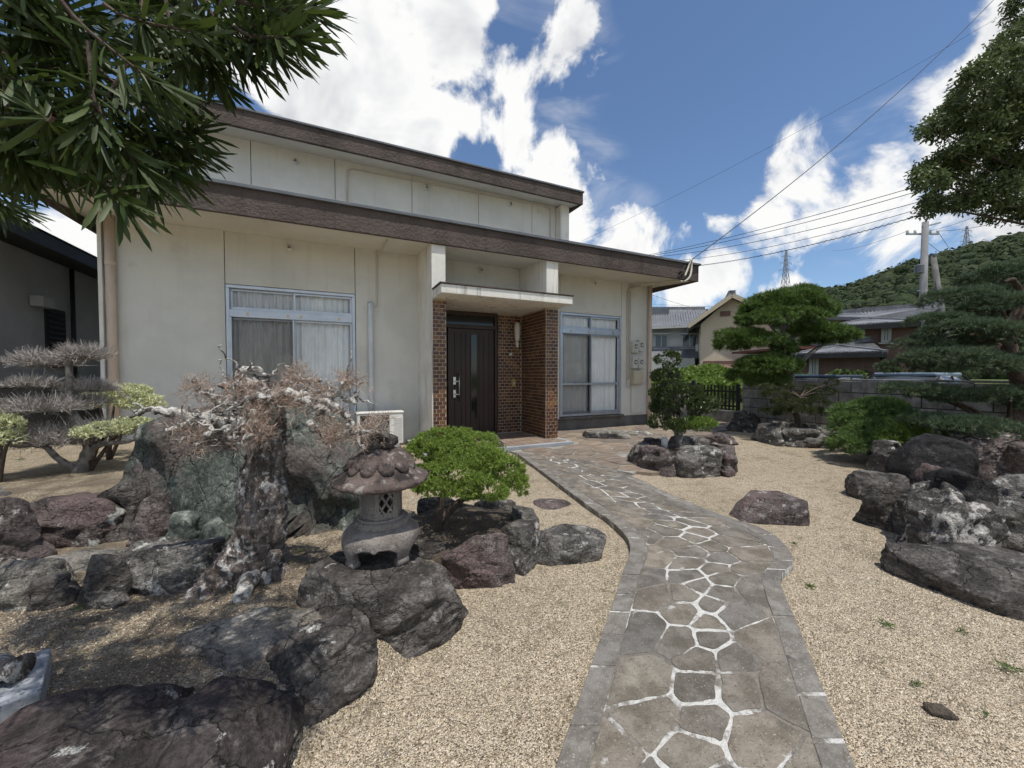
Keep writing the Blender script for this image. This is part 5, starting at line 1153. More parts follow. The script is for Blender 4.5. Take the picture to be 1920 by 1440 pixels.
M_carblue = mat('car_paint_blue', (.06, .09, .13), rough=.3, spec=.4); M_carsilv = mat('car_paint_silver', (.20, .26, .33), rough=.35, spec=.4); M_tyre = mat('tyre_rubber', (.02, .02, .02), rough=.9)
def car(label, X, Y, m, ht):
    T = thing('parked_car', label, 'car', (X, Y, 0), 'cars parked behind the block wall'); L2, W2 = 1.95, .80
    # body runs along Y, cross-sections lofted from bumper to bumper: (y, half width, bottom, top)
    def loft(secs, nm, mm, par):
        V = []; 
        for (y, w, z0, z1, wt) in secs: V += [(X-w, Y+y, z0), (X-w, Y+y, (z0+z1)/2), (X-wt, Y+y, z1), (X, Y+y, z1+.03), (X+wt, Y+y, z1), (X+w, Y+y, (z0+z1)/2), (X+w, Y+y, z0)]
        n = 7; Fc = [(i*n+k, i*n+(k+1) % n, (i+1)*n+(k+1) % n, (i+1)*n+k) for i in range(len(secs)-1) for k in range(n)]+[tuple(range(n-1, -1, -1)), tuple((len(secs)-1)*n+k for k in range(n))]
        return ob(nm, (V, Fc), mm, par, smooth=True)
    body = loft([(-L2, .70, .30, .62, .62), (-1.7, .80, .22, .82, .74), (-.9, .82, .2, .90, .76), (.9, .82, .2, .92, .76), (1.7, .80, .22, .86, .72), (L2, .70, .32, .70, .62)], 'body', m, T)
    loft([(-1.35, .70, .88, .93, .66), (-.62, .70, .88, ht-.06, .56), (-.3, .70, .88, ht, .56), (.7, .70, .88, ht, .56), (1.2, .70, .88, ht-.12, .55), (1.62, .70, .88, .95, .64)], 'cabin', M_winglass, T)
    q = MB(); q.obox((X, Y+.15, ht+.012), (.56, 0, 0), (0, .72, 0), (0, 0, .045)); ob('roof', q, m, T, bev=.03)
    for sx in (-1, 1):
        for (ya, yb_, w_) in ((-.55, -1.3, .03), (.85, 1.55, .035), (.12, .12, .03)): ob('pillar', MB().bar((X+sx*.598, Y+ya, ht-.02), (X+sx*.705, Y+yb_, .93), w_), M_black, T)
        for sy in (-1.22, 1.22):
            seg = 18; V = []
            for xx in (-.09, .09):
                for k in range(seg): a = 2*math.pi*k/seg; V.append((X+sx*.74+xx, Y+sy+.31*math.cos(a), .31+.31*math.sin(a)))
            w = ob('wheel', (V, [(k, (k+1) % seg, seg+(k+1) % seg, seg+k) for k in range(seg)]+[tuple(range(seg)), tuple(range(2*seg-1, seg-1, -1))]), M_tyre, T)
        for yy, nm in ((-L2+.1, 'headlight'), (L2-.1, 'tail_light')): box(nm, X+sx*.55-.12, X+sx*.55+.12, Y+yy-.06, Y+yy+.06, .62, .74, M_white_pl, T, bev=.02)
    T.rotation_euler.z = math.radians(-90)
car('dark blue car parked behind the block wall', 12.9, 6.2, M_carblue, 1.30); car('pale blue silver car parked behind the block wall', 12.9, 4.3, M_carsilv, 1.36)

# ================================================================ hills, pylons
def hill_elev(az):                          # ridge elevation angle by compass azimuth from +Y, degrees
    return np.interp(az, [-75, -40, -22, 0, 25, 43, 49.5, 56.8, 64, 68.6, 73.4, 78.4, 95, 130], [10.0, 10.2, 10.2, 8, 6.5, 6.2, 7.3, 8.6, 9.7, 10.3, 11.2, 11.9, 12.5, 8])
def hills():
    az = np.linspace(-80, 130, 211); ds = np.array([120, 150, 180, 215, 255, 300, 350, 420, 520]); f = np.array([-.03, .0, .14, .34, .56, .80, 1.0, .98, .8]); A, DD = np.meshgrid(np.radians(az), ds)
    rz_ = np.tan(np.radians(hill_elev(az)))*350-6; Z = f[:, None]*rz_[None]; X = np.sin(A)*DD; Y = np.cos(A)*DD
    Z = Z+fbm(np.stack([X.ravel()*.012, Y.ravel()*.012, X.ravel()*0], 1), 4, 3).reshape(Z.shape)*26*np.clip(f, 0, 1)[:, None]*.7
    i = np.arange(Z.size).reshape(Z.shape); Fc = np.stack([i[:-1, :-1].ravel(), i[:-1, 1:].ravel(), i[1:, 1:].ravel(), i[1:, :-1].ravel()], 1)
    ob('hill', (np.stack([X, Y, Z], -1).reshape(-1, 3), Fc), M_forest, smooth=True, kind='structure')
    r = np.random.default_rng(12); D, If = ico(2); nv = len(D); VV = []; FF = []; LV = []; n = 0
    def surf(a, d): 
        z = np.interp(d, ds, f)*(math.tan(math.radians(float(hill_elev(a))))*350-6); x, y = math.sin(math.radians(a))*d, math.cos(math.radians(a))*d
        return x, y, z+float(fbm(np.array([[x*.012, y*.012, 0]]), 4, 3)[0])*26*min(max(float(np.interp(d, ds, f)), 0), 1)*.7
    lumps = []
    for k in range(8): q = D*(1+fbm(D*2.1+k*9, 3, k)[:, None]*.75+fbm(D*6+k*5, 2, k+40)[:, None]*.28); lumps.append(q)
    for k in range(2500):
        a = r.uniform(44, 88) if k < 2150 else (r.uniform(-36, -20) if k < 2230 else r.uniform(-20, 44)); d = math.sqrt(r.uniform(140**2, 385**2)); x, y, z = surf(a, d); s = r.uniform(2.3, 4.6)*(.75+d/700)
        q = lumps[r.integers(8)]*np.array([s, s, s*r.uniform(.8, 1.15)]); t = r.uniform(0, 6.28); q = np.stack([q[:, 0]*math.cos(t)-q[:, 1]*math.sin(t), q[:, 0]*math.sin(t)+q[:, 1]*math.cos(t), q[:, 2]], 1)+np.array([x, y, z+s*.45])
        VV.append(q); FF.append(If+n*nv); n += 1
        m = 60; dd = r.normal(size=(m, 3)); dd[:, 2] = np.abs(dd[:, 2])*1.0-.2; dd /= np.linalg.norm(dd, axis=1)[:, None]; P = np.array([x, y, z+s*.45])+dd*s*r.uniform(.85, 1.25, (m, 1)); LV.append((P, dd, np.full(m, s*.20)))
    ob_ = ob('wood', (np.concatenate(VV), np.concatenate(FF)), M_forest, smooth=True, kind='stuff'); tag(ob_, 'dense dark green wood covering the hillside', 'forest')
    P = np.concatenate([q[0] for q in LV]); Dn = np.concatenate([q[1] for q in LV]); S = np.concatenate([q[2] for q in LV])
    t1 = np.cross(Dn, r.normal(size=Dn.shape)); t1 /= np.linalg.norm(t1, axis=1)[:, None]; t2 = np.cross(Dn, t1)*.8+Dn*r.uniform(-.6, .6, (len(P), 1)); sc = S[:, None]*r.uniform(.6, 1.3, (len(P), 1))
    Q = np.stack([P-t1*sc, P-t2*sc*.8, P+t1*sc, P+t2*sc], 1).reshape(-1, 3); o = ob('wood_foliage', (Q, np.arange(len(Q)).reshape(-1, 4)), M_forest_leaf, ob_, kind='stuff')
hills()
M_steelgrey = mat('galvanised_steel', (.36, .38, .41), rough=.6, metal=.3)
def pylon(label, px, py_top, D, Hm, w):
    top = AT(px, py_top, D); base = Vector((top.x, top.y, top.z-Hm)); T = thing('power_pylon', label, 'pylon', base, 'lattice power pylons on the hill'); q = MB(); nl = 9; P = []
    for k in range(nl+1):
        f = k/nl; hw = w*(1-f)**1.3+.55; z = base.z+Hm*f; P.append([Vector((base.x, base.y, z))+RGT*sx*hw+FWD*sy*hw for sx, sy in ((-1, -1), (1, -1), (1, 1), (-1, 1))])
    for k in range(nl):
        for j in range(4): q.bar(P[k][j], P[k+1][j], .42); 
    leg = ob('tower_leg', q, M_steelgrey, T); q = MB()
    for k in range(nl):
        for j in range(4): j2 = (j+1) % 4; q.bar(P[k][j], P[k+1][j2], .24); q.bar(P[k][j2], P[k+1][j], .24); q.bar(P[k+1][j], P[k+1][j2], .24)
    ob('bracing', q, M_steelgrey, T)
    for f, l in ((.66, 7.0), (.78, 6.2), (.90, 5.4)):
        q = MB(); z = base.z+Hm*f; c = Vector((base.x, base.y, z))
        for s in (-1, 1): e = c+RGT*s*l; q.bar(c+FWD*.8, e, .26); q.bar(c-FWD*.8, e, .26); q.bar(c+UP*1.8, e, .22)
        ob('cross_arm', q, M_steelgrey, T); q = MB()
        for s in (-1, 1): q.bar(c+RGT*s*l, c+RGT*s*l-UP*2, .3)
        ob('insulator', q, M_steelgrey, T)
    return base
pylon('lattice power pylon rising above the podocarpus tree', 1474, 470, 430, 62, 4.5)
pylon('lattice power pylon on the hilltop beside the utility pole', 1813, 424, 440, 50, 4.5)
# ================================================================ foliage generators
RN = np.random.default_rng(99)
def unit(a): return a/np.maximum(np.linalg.norm(a, axis=-1, keepdims=True), 1e-9)
def rdir(n, zlow=-1.0):
    z = RN.uniform(zlow, 1, n); a = RN.uniform(0, 2*math.pi, n); s = np.sqrt(1-z*z); return np.stack([s*np.cos(a), s*np.sin(a), z], 1)
def pad_points(c, rad, n, lump=.30, nl=26, zlow=-.3, up=.45, inner=.0):
    """points and outward directions on a lumpy cushion"""
    c = np.array(c); rad = np.array(rad, float); B = np.array([RGT, FWD, UP])
    d = rdir(nl, zlow); lc = d*(1-lump*.75)*RN.uniform(.82, 1.0, (nl, 1)); lr = lump*RN.uniform(.7, 1.25, nl)
    i = RN.integers(nl, size=n); u = rdir(n, -1); flip = (u*d[i]).sum(1) < -.15; u[flip] *= -1
    loc = (lc[i]+u*lr[i][:, None]*RN.uniform(.65 if not inner else .3, 1.05, (n, 1)))*rad; D = unit(unit(u/rad*rad.min())+np.array([0, 0, up]))
    return c+loc@B, unit(D@B)
def needles(P, D, k, L, W, spread, tri=True):
    n = len(P); P = np.repeat(P, k, 0); D = np.repeat(D, k, 0); d = unit(D+RN.normal(size=D.shape)*spread); l = L*RN.uniform(.65, 1.15, (n*k, 1)); s = unit(np.cross(d, RN.normal(size=d.shape)))*W/2
    V = np.stack([P-s, P+s, P+d*l], 1).reshape(-1, 3); return V, np.arange(len(V)).reshape(-1, 3)
def leaves(P, D, L, W, fold=.25, droop=0.0):
    n = len(P); l = L*RN.uniform(.7, 1.2, (n, 1)); d = unit(D); s = unit(np.cross(d, RN.normal(size=d.shape)))*W/2; up = np.cross(s, d); up = unit(up)*W*fold
    m = P+d*l*.45+up; tip = P+d*l-np.array([0, 0, droop])*l; V = np.stack([P, m+s, tip, m-s], 1).reshape(-1, 3); return V, np.arange(len(V)).reshape(-1, 4)
def limb(name, pts, rad, m, parent, sides=10, n=7, rough=.0, seed=0, smooth=True):
    S = spline(pts, n); r = lerpl(rad, len(S)); q = MB().tube(S, r, sides); A = q.arr()
    if rough:
        c = np.repeat(np.array([list(p) for p in S]), sides, 0)[:len(A)]; R = np.repeat(np.array(r), sides)[:len(A)]; d = unit(A-c)
        A = A+d*(((ridged(A*np.array([24, 24, 13])+seed, 3, seed)-.55)*rough*1.3+fbm(A*9+seed, 3, seed)*rough*2.0+fbm(A*60+seed, 2, seed)*rough*.5)*R)[:, None]
    return ob(name, (A, q.f), m, parent, smooth=smooth)
def cat(*L):
    V = []; Fc = []; n = 0
    for v, f in L: V.append(v); Fc.append(f+n); n += len(v)
    return np.concatenate(V), np.concatenate(Fc)
def pads_px(lst, dep):
    out = []
    for p in lst:
        x, y, hw, hh = p[:4]; d = dep+(p[4] if len(p) > 4 else 0); out.append((AT(x, y, d), (hw/721*d, hw/721*d*(p[5] if len(p) > 5 else .85), hh/721*d)))
    return out
def pruned_tree(name, label, base, trunk, trad, pads, foliage, mbark, mleaf, dens, branch_r=.03, cat_='tree'):
    T = thing(name, label, cat_, base); limb('trunk', trunk, trad, mbark, T, 12, 7, .22, 5)
    top = [Vector(p) for p in trunk]
    for (c, r) in pads:
        j = min(range(len(top)), key=lambda i: (top[i]-(c-UP*r[2]*1.5)).length); a = top[j]; b = Vector(c)-UP*r[2]*.35; mid = a.lerp(b, .5)+UP*(b-a).length*.08
        if (b-a).length > .08: limb('branch', [a, mid, b], [branch_r, branch_r*.7, branch_r*.4], mbark, T, 7, 5)
    parts = []
    for (c, r) in pads: 
        n = int(dens*(r[0]*r[1]+r[0]*r[2]*1.5)); parts.append(foliage(c, r, n))
    ob('crown', cat(*parts), mleaf, T); return T

# ---- big five-needle pine on the right
def f_pine(c, r, n): P, D = pad_points(c, r, n, .30, 26, -.15, .7); return needles(P, D, 11, .075, .0095, .40)
dp = 6.0; B_ = AT(1905, 720, dp+.2); B_.z = 0
pine_pads = [(1885, 520, 75, 28, 0), (1960, 515, 80, 35, .3), (1800, 562, 62, 24, -.2), (1880, 575, 70, 26, -.5), (1965, 580, 80, 30, 0), (1755, 605, 50, 18, -.3), (1820, 622, 75, 22, -.6), (1905, 635, 80, 26, -.6),
             (1715, 648, 50, 20, -.2), (1770, 672, 70, 22, -.6), (1850, 690, 75, 24, -.8), (1940, 690, 75, 28, -.5), (1705, 690, 48, 20, -.1), (1710, 735, 55, 18, -.5), (1770, 742, 62, 18, -.4), (1895, 745, 80, 22, -.7), (1990, 760, 80, 25, 0),
             (1820, 796, 75, 16, -.9), (1900, 812, 90, 18, -.8), (1745, 790, 48, 15, -.6), (1985, 640, 80, 40, .5), (1870, 600, 60, 30, .6)]
pruned_tree('pine_tree', 'large cloud pruned blue green pine rising behind the black boulder', B_, [B_, AT(1890, 830, dp+.1), AT(1915, 740, dp+.15), AT(1890, 640, dp+.1), AT(1915, 560, dp+.1), AT(1900, 525, dp+.1)], [.13, .12, .10, .085, .06, .03],
            [(c_, (r_[0], r_[1], r_[2]*.85)) for c_, r_ in pads_px(pine_pads, dp)], f_pine, M_bark, M_pine_n, 2300, .04)
# ---- podocarpus in the middle distance
def f_podo(c, r, n): P, D = pad_points(c, r, n, .27, 34, -.4, .35); return needles(P, D, 8, .12, .018, .5)
dp = 8.9; B_ = AT(1478, 720, dp); B_.z = 0
podo_pads = [(1468, 572, 70, 24), (1496, 556, 40, 18), (1425, 586, 42, 20, -.2), (1518, 582, 48, 18, .2), (1465, 597, 72, 16, -.3), (1388, 634, 46, 17, -.1), (1428, 640, 40, 15, -.4), (1372, 648, 32, 12, .2), (1535, 622, 52, 14, -.2), (1576, 628, 32, 12, 0), (1550, 638, 42, 10, .3),
             (1432, 686, 50, 18, -.4), (1402, 704, 38, 12, -.1), (1468, 688, 32, 18, -.3), (1440, 712, 40, 12, -.2), (1470, 655, 22, 16, -.2)]
pruned_tree('podocarpus_tree', 'bright green cloud pruned podocarpus in front of the cream house', B_, [B_, AT(1470, 760, dp), AT(1482, 700, dp), AT(1465, 640, dp), AT(1480, 590, dp), AT(1490, 560, dp)], [.10, .09, .08, .07, .05, .02], pads_px(podo_pads, dp), f_podo, M_bark_grey, M_podo_far, 1700, .035)
# ---- spreading yew in the second planter
def f_yew(c, r, n): P, D = pad_points(c, r, n, .34, 16, -.6, .15); return needles(P, D, 8, .05, .010, .75)
c2 = PL2[1]; dp = c2.dot(FWD); B_ = Vector((c2.x, c2.y, PL2[2]-.05)); tx = 1495
yew_pads = [(1450, 738, 28, 10), (1475, 752, 32, 9, -.2), (1505, 745, 26, 9, .2), (1530, 752, 26, 8, -.1), (1548, 735, 18, 8), (1560, 718, 12, 8), (1440, 725, 14, 7), (1495, 768, 38, 9, -.3), (1450, 770, 26, 8, .1), (1535, 772, 22, 8, .1), (1470, 725, 20, 7, .3), (1515, 728, 16, 7, .2)]
pruned_tree('yew_tree', 'low spreading dark olive yew growing in the grey stone ring', B_, [B_, AT(1496, 790, dp), AT(1492, 770, dp), AT(1500, 745, dp)], [.07, .06, .05, .025], pads_px(yew_pads, dp), f_yew, M_bark, M_yew, 2600, .02)
# ---- azalea tree in the first planter
def f_az(c, r, n): P, D = pad_points(c, r, n, .34, 22, -.7, .3); return cat(*[leaves(P, unit(D+RN.normal(size=D.shape)*.7), .045, .017) for _ in range(4)])
c1 = PL1[1]; dp = c1.dot(FWD); B_ = Vector((c1.x, c1.y, PL1[2]-.05))
az_pads = [(1252, 676, 24, 17), (1248, 705, 28, 15, .1), (1262, 725, 28, 14, -.2), (1236, 738, 18, 14), (1298, 738, 22, 16, .1), (1318, 758, 30, 18, -.1), (1292, 768, 26, 16, .2), (1246, 762, 26, 15, .2), (1240, 790, 24, 16, -.1), (1268, 800, 26, 16, -.3), (1262, 752, 20, 16, -.2)]
AZ = pruned_tree('azalea_tree', 'small leaved azalea tree with tiers growing in the hexagonal planter', B_, [B_, AT(1272, 815, dp), AT(1282, 775, dp), AT(1268, 740, dp), AT(1255, 700, dp), AT(1250, 675, dp)], [.06, .055, .05, .045, .03, .015], pads_px(az_pads, dp), f_az, M_bark_grey, M_azalea, 4200, .018)
P_, D_ = pad_points(AT(1308, 796, dp-.2), (40/721*dp, .25, 13/721*dp), 700, .34, 20, -.5, .3); ob('crown', cat(*[leaves(P_, unit(D_+RN.normal(size=D_.shape)*.7), .045, .018) for _ in range(4)]), M_limeleaf, AZ, label='yellowish green lower tier')
tap = AT(1246, 812, dp-.1); ob_ = ob('standpipe', MB().lathe([(.045, 0), (.045, .16), (.03, .18)], (tap.x, tap.y, .27), 14), M_white_pl, smooth=True, loc=(tap.x, tap.y, .27)); tag(ob_, 'short white plastic pipe sticking up from the planter soil', 'pipe')
# ---- junipers
def jun_bush(name, label, base, pads, mleaf, dens, L, W, mb=M_bark, stems=None, k=7, sp=.55):
    T = thing(name, label, 'shrub', base)
    for i, s in enumerate(stems or []): limb('stem', s[0], s[1], mb, T, 10, 7, .25, i)
    parts = []
    for (c, r) in pads:
        P, D = pad_points(c, r, int(dens*r[0]*(r[1]+r[2])), .22, 60, -.5, .35); parts.append(needles(P, D, k, L, W, sp))
    ob('foliage', cat(*parts), mleaf, T); return T
dp = 3.02; b0 = AT(826, 985, 2.92)
def jp(x, y, hw, hh, dd=0): d = dp+dd; return (AT(x, y, d), (hw/721*d, hw/721*d*.9, hh/721*d))
jun_bush('juniper', 'bright green clipped juniper dome on the low stone planter', b0, [jp(835, 838, 62, 38, .15), (jp(800, 850, 48, 30, 0)), jp(880, 862, 72, 36, -.1), jp(935, 888, 56, 40, 0), jp(850, 895, 80, 34, -.25), jp(905, 915, 58, 26, -.2), jp(965, 912, 28, 26, -.05), jp(785, 893, 36, 22, 0), jp(820, 915, 46, 16, -.15), jp(870, 850, 80, 45, .3)],
         M_juniper, 13000, .026, .0075, M_bark, [([b0-UP*.08, b0+UP*.10-RGT*.01, AT(838, 900, 2.95)], [.035, .026, .02]), ([b0+RGT*.03-UP*.05, b0+RGT*.05+UP*.06+FWD*.05, AT(900, 905, 3.0)], [.03, .02, .016]), ([b0+UP*.02, AT(860, 940, 3.0), AT(940, 925, 3.05)], [.022, .018, .01])], 8, .7)
dp = 6.3; b0 = AT(1635, 720, dp+.4); b0.z = 0
jun_bush('juniper', 'dark green feathery juniper bush beside the block wall', b0, [jp(1635, 778, 68, 26), jp(1600, 805, 42, 30, -.1), jp(1650, 815, 60, 30, -.4), jp(1610, 830, 46, 20, -.4), jp(1690, 795, 38, 25, .1), jp(1590, 832, 34, 18, -.1), jp(1650, 765, 40, 18, .3)], M_juniper_d, 2600, .09, .016, M_bark, [([b0, AT(1640, 800, dp)], [.05, .03])], 8, .45)
dp = 5.6; b0 = AT(1700, 720, dp+.2); b0.z = 0
jun_bush('lime_shrub', 'lighter yellow green feathery shrub between dark juniper and pine', b0, [jp(1700, 800, 36, 22), jp(1675, 818, 28, 14, -.1), jp(1735, 808, 30, 16, .1), jp(1715, 822, 34, 12, -.1)], leafmat('lime_juniper_leaf', [(.12, .19, .035), (.16, .24, .045), (.09, .15, .03)], .3), 2400, .07, .009, M_bark, [([b0, AT(1700, 805, dp)], [.04, .03])], 8, .5)
# ---- variegated shrubs at the left
for i, (lab, lst) in enumerate((('pale yellow variegated shrub against the house corner', [(215, 748, 52, 22), (268, 755, 38, 18, .1), (185, 745, 30, 16, .2), (240, 738, 40, 18, .2)]), ('low yellow green variegated tier under the dead twigs', [(205, 804, 46, 14), (250, 795, 36, 12, .1), (175, 810, 34, 12, -.1)]), ('yellow variegated clump beside the clipped dead shrub', [(5, 800, 30, 22), (-30, 790, 40, 26), (18, 822, 22, 12)]))):
    dp = (4.25, 3.75, 3.35)[i]; pd = [jp(*q) for q in lst]; b0 = AT((200, 160, -10)[i], 720, dp); b0.z = .44; T = thing('variegated_shrub', lab, 'shrub', b0, 'variegated shrubs in the left bed')
    for (c, r) in pd[:3]: limb('stem', [b0-UP*.03, b0.lerp(Vector(c), .5)+UP*.05, Vector(c)-UP*r[2]*.3], [.02, .015, .008], M_bark, T, 7, 5)
    parts = []
    for (c, r) in pd: P, D = pad_points(c, r, int(6500*r[0]*(r[1]+r[2])), .30, 30, -.5, .5); parts += [leaves(P, unit(D+RN.normal(size=D.shape)*.6), .032, .013) for _ in range(4)]
    ob('foliage', cat(*parts), M_varieg, T)

# ================================================================ dead clipped shrub (left bed)
def dead_shrub():
    dp = 3.72; b = AT(148, 882, dp); b.z = .45; T = thing('dead_shrub', 'leafless clipped shrub with flat tiers of grey twigs', 'shrub', b); A = lambda x, y, dd=0: AT(x, y, dp+dd)
    limb('trunk', [b-UP*.04, A(160, 860), A(168, 835), A(150, 800), A(132, 760), A(130, 700), A(128, 655), A(130, 652)], [.055, .055, .05, .04, .032, .028, .024, .02], M_bark_grey, T, 12, 8, .3, 3)
    limb('trunk', [b+UP*.0, A(112, 862, -.1), A(85, 838, -.15), A(60, 835, -.2)], [.03, .026, .022, .015], M_bark_grey, T, 9, 6, .2, 4); limb('trunk', [A(165, 845), A(195, 832), A(240, 828), A(270, 815)], [.035, .025, .018, .01], M_bark_grey, T, 9, 6, .2, 6)
    pads = [(82, 672, 50, 26, A(128, 672), .0), (160, 660, 42, 24, A(130, 655), 0), (70, 715, 46, 16, A(130, 705), -.1), (165, 722, 42, 20, A(131, 700), .1), (85, 757, 68, 26, A(132, 745), -.15), (150, 745, 60, 22, A(132, 740), .15), (60, 815, 70, 28, A(85, 838), -.15), (130, 812, 78, 34, A(150, 800), .0), (205, 800, 58, 26, A(168, 835), .1), (15, 822, 40, 20, A(60, 835), -.2)]
    q = MB(); tw = []
    for (x, y, hw, hh, root, dd) in pads:
        c = A(x, y+hh*.6, dd); rx, rz_ = hw/721*dp, hh/721*dp*1.9; limb('branch', [root, root.lerp(c, .6)-UP*.02, c], [.014, .011, .008], M_bark_grey, T, 7, 5, .15, int(x))
        for k in range(17):                 # ribs fanning through the tier
            a = RN.uniform(0, 6.28); f = RN.uniform(.55, 1.0); e = c+RGT*math.cos(a)*rx*f+FWD*math.sin(a)*rx*.8*f+UP*rz_*.25*(1-f*.8); S = spline([c, c.lerp(e, .5)+UP*RN.uniform(-.01, .02), e], 4); q.tube(S, lerpl([.006, .0045, .003], len(S)), 5, False)
            for p in S[1:]:
                n = 9; P = np.array(p)+RN.normal(size=(n, 3))*np.array([.02, .02, .006]); d = unit(np.array([0, 0, .75])+unit(np.array(p)-np.array(c)+1e-6)*.6+RN.normal(size=(n, 3))*.45); ln = rz_*RN.uniform(.25, 1.15, (n, 1))*.62*(1.25-.6*min(1, (p-c).length/rx)); s = unit(np.cross(d, RN.normal(size=d.shape)))*.0023
                mid = P+d*ln*.5; d2 = unit(d+RN.normal(size=d.shape)*.35); tip = mid+d2*ln*.6; tw.append(np.stack([P-s, P+s, mid+s*.8, mid-s*.8], 1)); tw.append(np.stack([mid-s*.8, mid+s*.8, tip+s*.4, tip-s*.4], 1)); d3 = unit(d+RN.normal(size=d.shape)*.7); t3 = mid+d3*ln*.45; tw.append(np.stack([mid-s*.7, mid+s*.7, t3+s*.35, t3-s*.35], 1))
    ob('rib', q, M_bark_grey, T, kind='stuff'); V = np.concatenate([t.reshape(-1, 3) for t in tw]); ob('twig', (V, np.arange(len(V)).reshape(-1, 4)), M_twig, T, kind='stuff')
dead_shrub()

# ================================================================ dead pine
def kink(pts, sd):
    r = np.random.default_rng(sd); S = spline(pts, 4); return [S[0]]+[p+Vector(r.normal(size=3))*.0085 for p in S[1:]]
def dead_pine():
    dp = 2.34; A = lambda x, y, dd=0: AT(x, y, dp+dd); b = A(455, 1090); b.z = .15; T = thing('dead_pine', 'dead pine with scaly leaning trunk, pale twisted branches and brown needles', 'tree', b)
    limb('trunk', [A(330, 1195, -.27), A(385, 1145, -.16), A(440, 1090, -.06), A(478, 1030), A(494, 970, .0), A(492, 900, .02), A(500, 840, .03), A(503, 790, .04), A(496, 750, .05), A(480, 722, .05)], [.085, .135, .165, .145, .118, .108, .098, .09, .075, .05], M_bark_pine, T, 56, 16, .30, 4)
    limb('root', [A(480, 1050, .0), A(505, 1100, -.06), A(470, 1160, -.13), A(440, 1200, -.16)], [.10, .08, .06, .03], M_bark_pine, T, 28, 12, .34, 9); limb('root', [A(495, 1040, .05), A(535, 1085, .02), A(560, 1098, .02), A(620, 1085, .1)], [.07, .045, .022, .008], M_bark_pine, T, 18, 10, .3, 12)
    limb('stub', [A(470, 1080, -.12), A(455, 1115, -.25), A(448, 1135, -.30)], [.05, .04, .034], M_bark_dead, T, 16, 8, .3, 14); limb('stub', [A(515, 1040, -.02), A(512, 1050, -.14)], [.042, .038], M_bark_pine, T, 16, 6, .2, 15)
    br = [([(500, 800, 0), (440, 792, -.12), (395, 775, -.20), (330, 772, -.26), (285, 772, -.30), (245, 784, -.32)], [.035, .03, .024, .018, .014, .006]), ([(395, 776, -.2), (370, 795, -.25), (340, 800, -.28), (305, 800, -.30)], [.02, .014, .01, .005]),
          ([(400, 780, -.2), (385, 820, -.3), (360, 828, -.32), (320, 830, -.34)], [.014, .011, .008, .004]), ([(498, 780, 0), (430, 760, -.1), (400, 748, -.12), (385, 735, -.15), (365, 728, -.17)], [.03, .024, .02, .013, .006]),
          ([(496, 760, .02), (470, 735, -.02), (440, 728, -.05), (415, 722, -.05)], [.03, .022, .016, .008]), ([(490, 745, .05), (472, 712, .05), (450, 698, .04), (475, 697, .03), (500, 708, .05)], [.035, .03, .024, .02, .01]),
          ([(500, 760, .0), (540, 742, -.1), (580, 752, -.14), (610, 770, -.18), (580, 798, -.2), (600, 798, -.22)], [.035, .028, .022, .017, .013, .006]), ([(560, 745, -.1), (610, 752, -.14), (640, 765, -.16), (655, 790, -.18), (655, 812, -.2), (690, 808, -.2), (715, 795, -.2)], [.024, .02, .017, .014, .012, .009, .005]),
          ([(600, 752, -.14), (628, 742, -.1), (650, 748, -.1), (668, 755, -.1), (662, 735, -.1)], [.016, .013, .01, .008, .004]), ([(628, 742, -.1), (642, 725, -.1), (650, 708, -.1)], [.011, .009, .005]), ([(500, 795, -.05), (465, 812, -.2), (430, 812, -.24), (420, 806, -.24), (440, 828, -.26), (470, 822, -.26), (505, 812, -.22)], [.022, .018, .014, .012, .010, .008, .005]),
          ([(502, 800, -.02), (520, 770, -.12), (500, 745, -.18), (470, 752, -.2), (445, 765, -.22)], [.024, .02, .016, .012, .006]), ([(500, 745, .05), (540, 720, .05), (575, 712, .04), (600, 722, .02)], [.026, .02, .014, .006]), ([(540, 745, -.1), (590, 730, -.02), (612, 738, -.02)], [.016, .011, .005]), ([(655, 800, -.19), (640, 820, -.2), (618, 822, -.22)], [.008, .006, .003])]
    for i, (p, r) in enumerate(br): 
        pts = [A(*q) for q in p]; pts = [pts[0]]+[q+Vector(RN.normal(size=3))*.008 for q in pts[1:]]; limb('branch', kink(pts, 20+i), r, M_bark_dead, T, 12, 5, .55, 20+i)
    tufts = [(372, 724, -.17, 50), (358, 735, -.2, 18), (443, 722, -.05, 46), (470, 730, -.06, 30), (455, 745, -.15, 30), (560, 700, .04, 44), (545, 722, -.02, 50), (580, 722, 0, 50), (540, 745, -.12, 55), (600, 735, -.04, 50), (575, 755, -.15, 50), (520, 755, -.14, 44), (612, 750, -.12, 34), (648, 712, -.1, 46), (665, 718, -.1, 28), (360, 815, -.31, 34), (372, 835, -.33, 30), (480, 775, -.2, 26), (478, 800, -.24, 34), (492, 812, -.25, 40), (470, 822, -.26, 26), (615, 805, -.2, 44), (628, 820, -.22, 44), (640, 808, -.2, 34), (690, 805, -.2, 34), (712, 795, -.2, 40), (680, 820, -.2, 26), (395, 765, -.2, 14), (420, 740, -.1, 22), (510, 735, .02, 34), (330, 800, -.3, 10), (560, 775, -.15, 26), (618, 775, -.16, 26), (500, 770, -.1, 30), (640, 780, -.16, 18)]
    for i, (p, r) in enumerate(br):
        S = spline([A(*q) for q in p], 5)
        for k in range(3, len(S)-1, 4):
            o_ = Vector(RN.normal(size=3))*.05+UP*.03; limb('twig', kink([S[k], S[k]+o_*.6, S[k]+o_*1.3+UP*.02], 300+k+i*40), [.007, .005, .003], M_bark_dead, T, 6, 3, .3, k)
    L = []
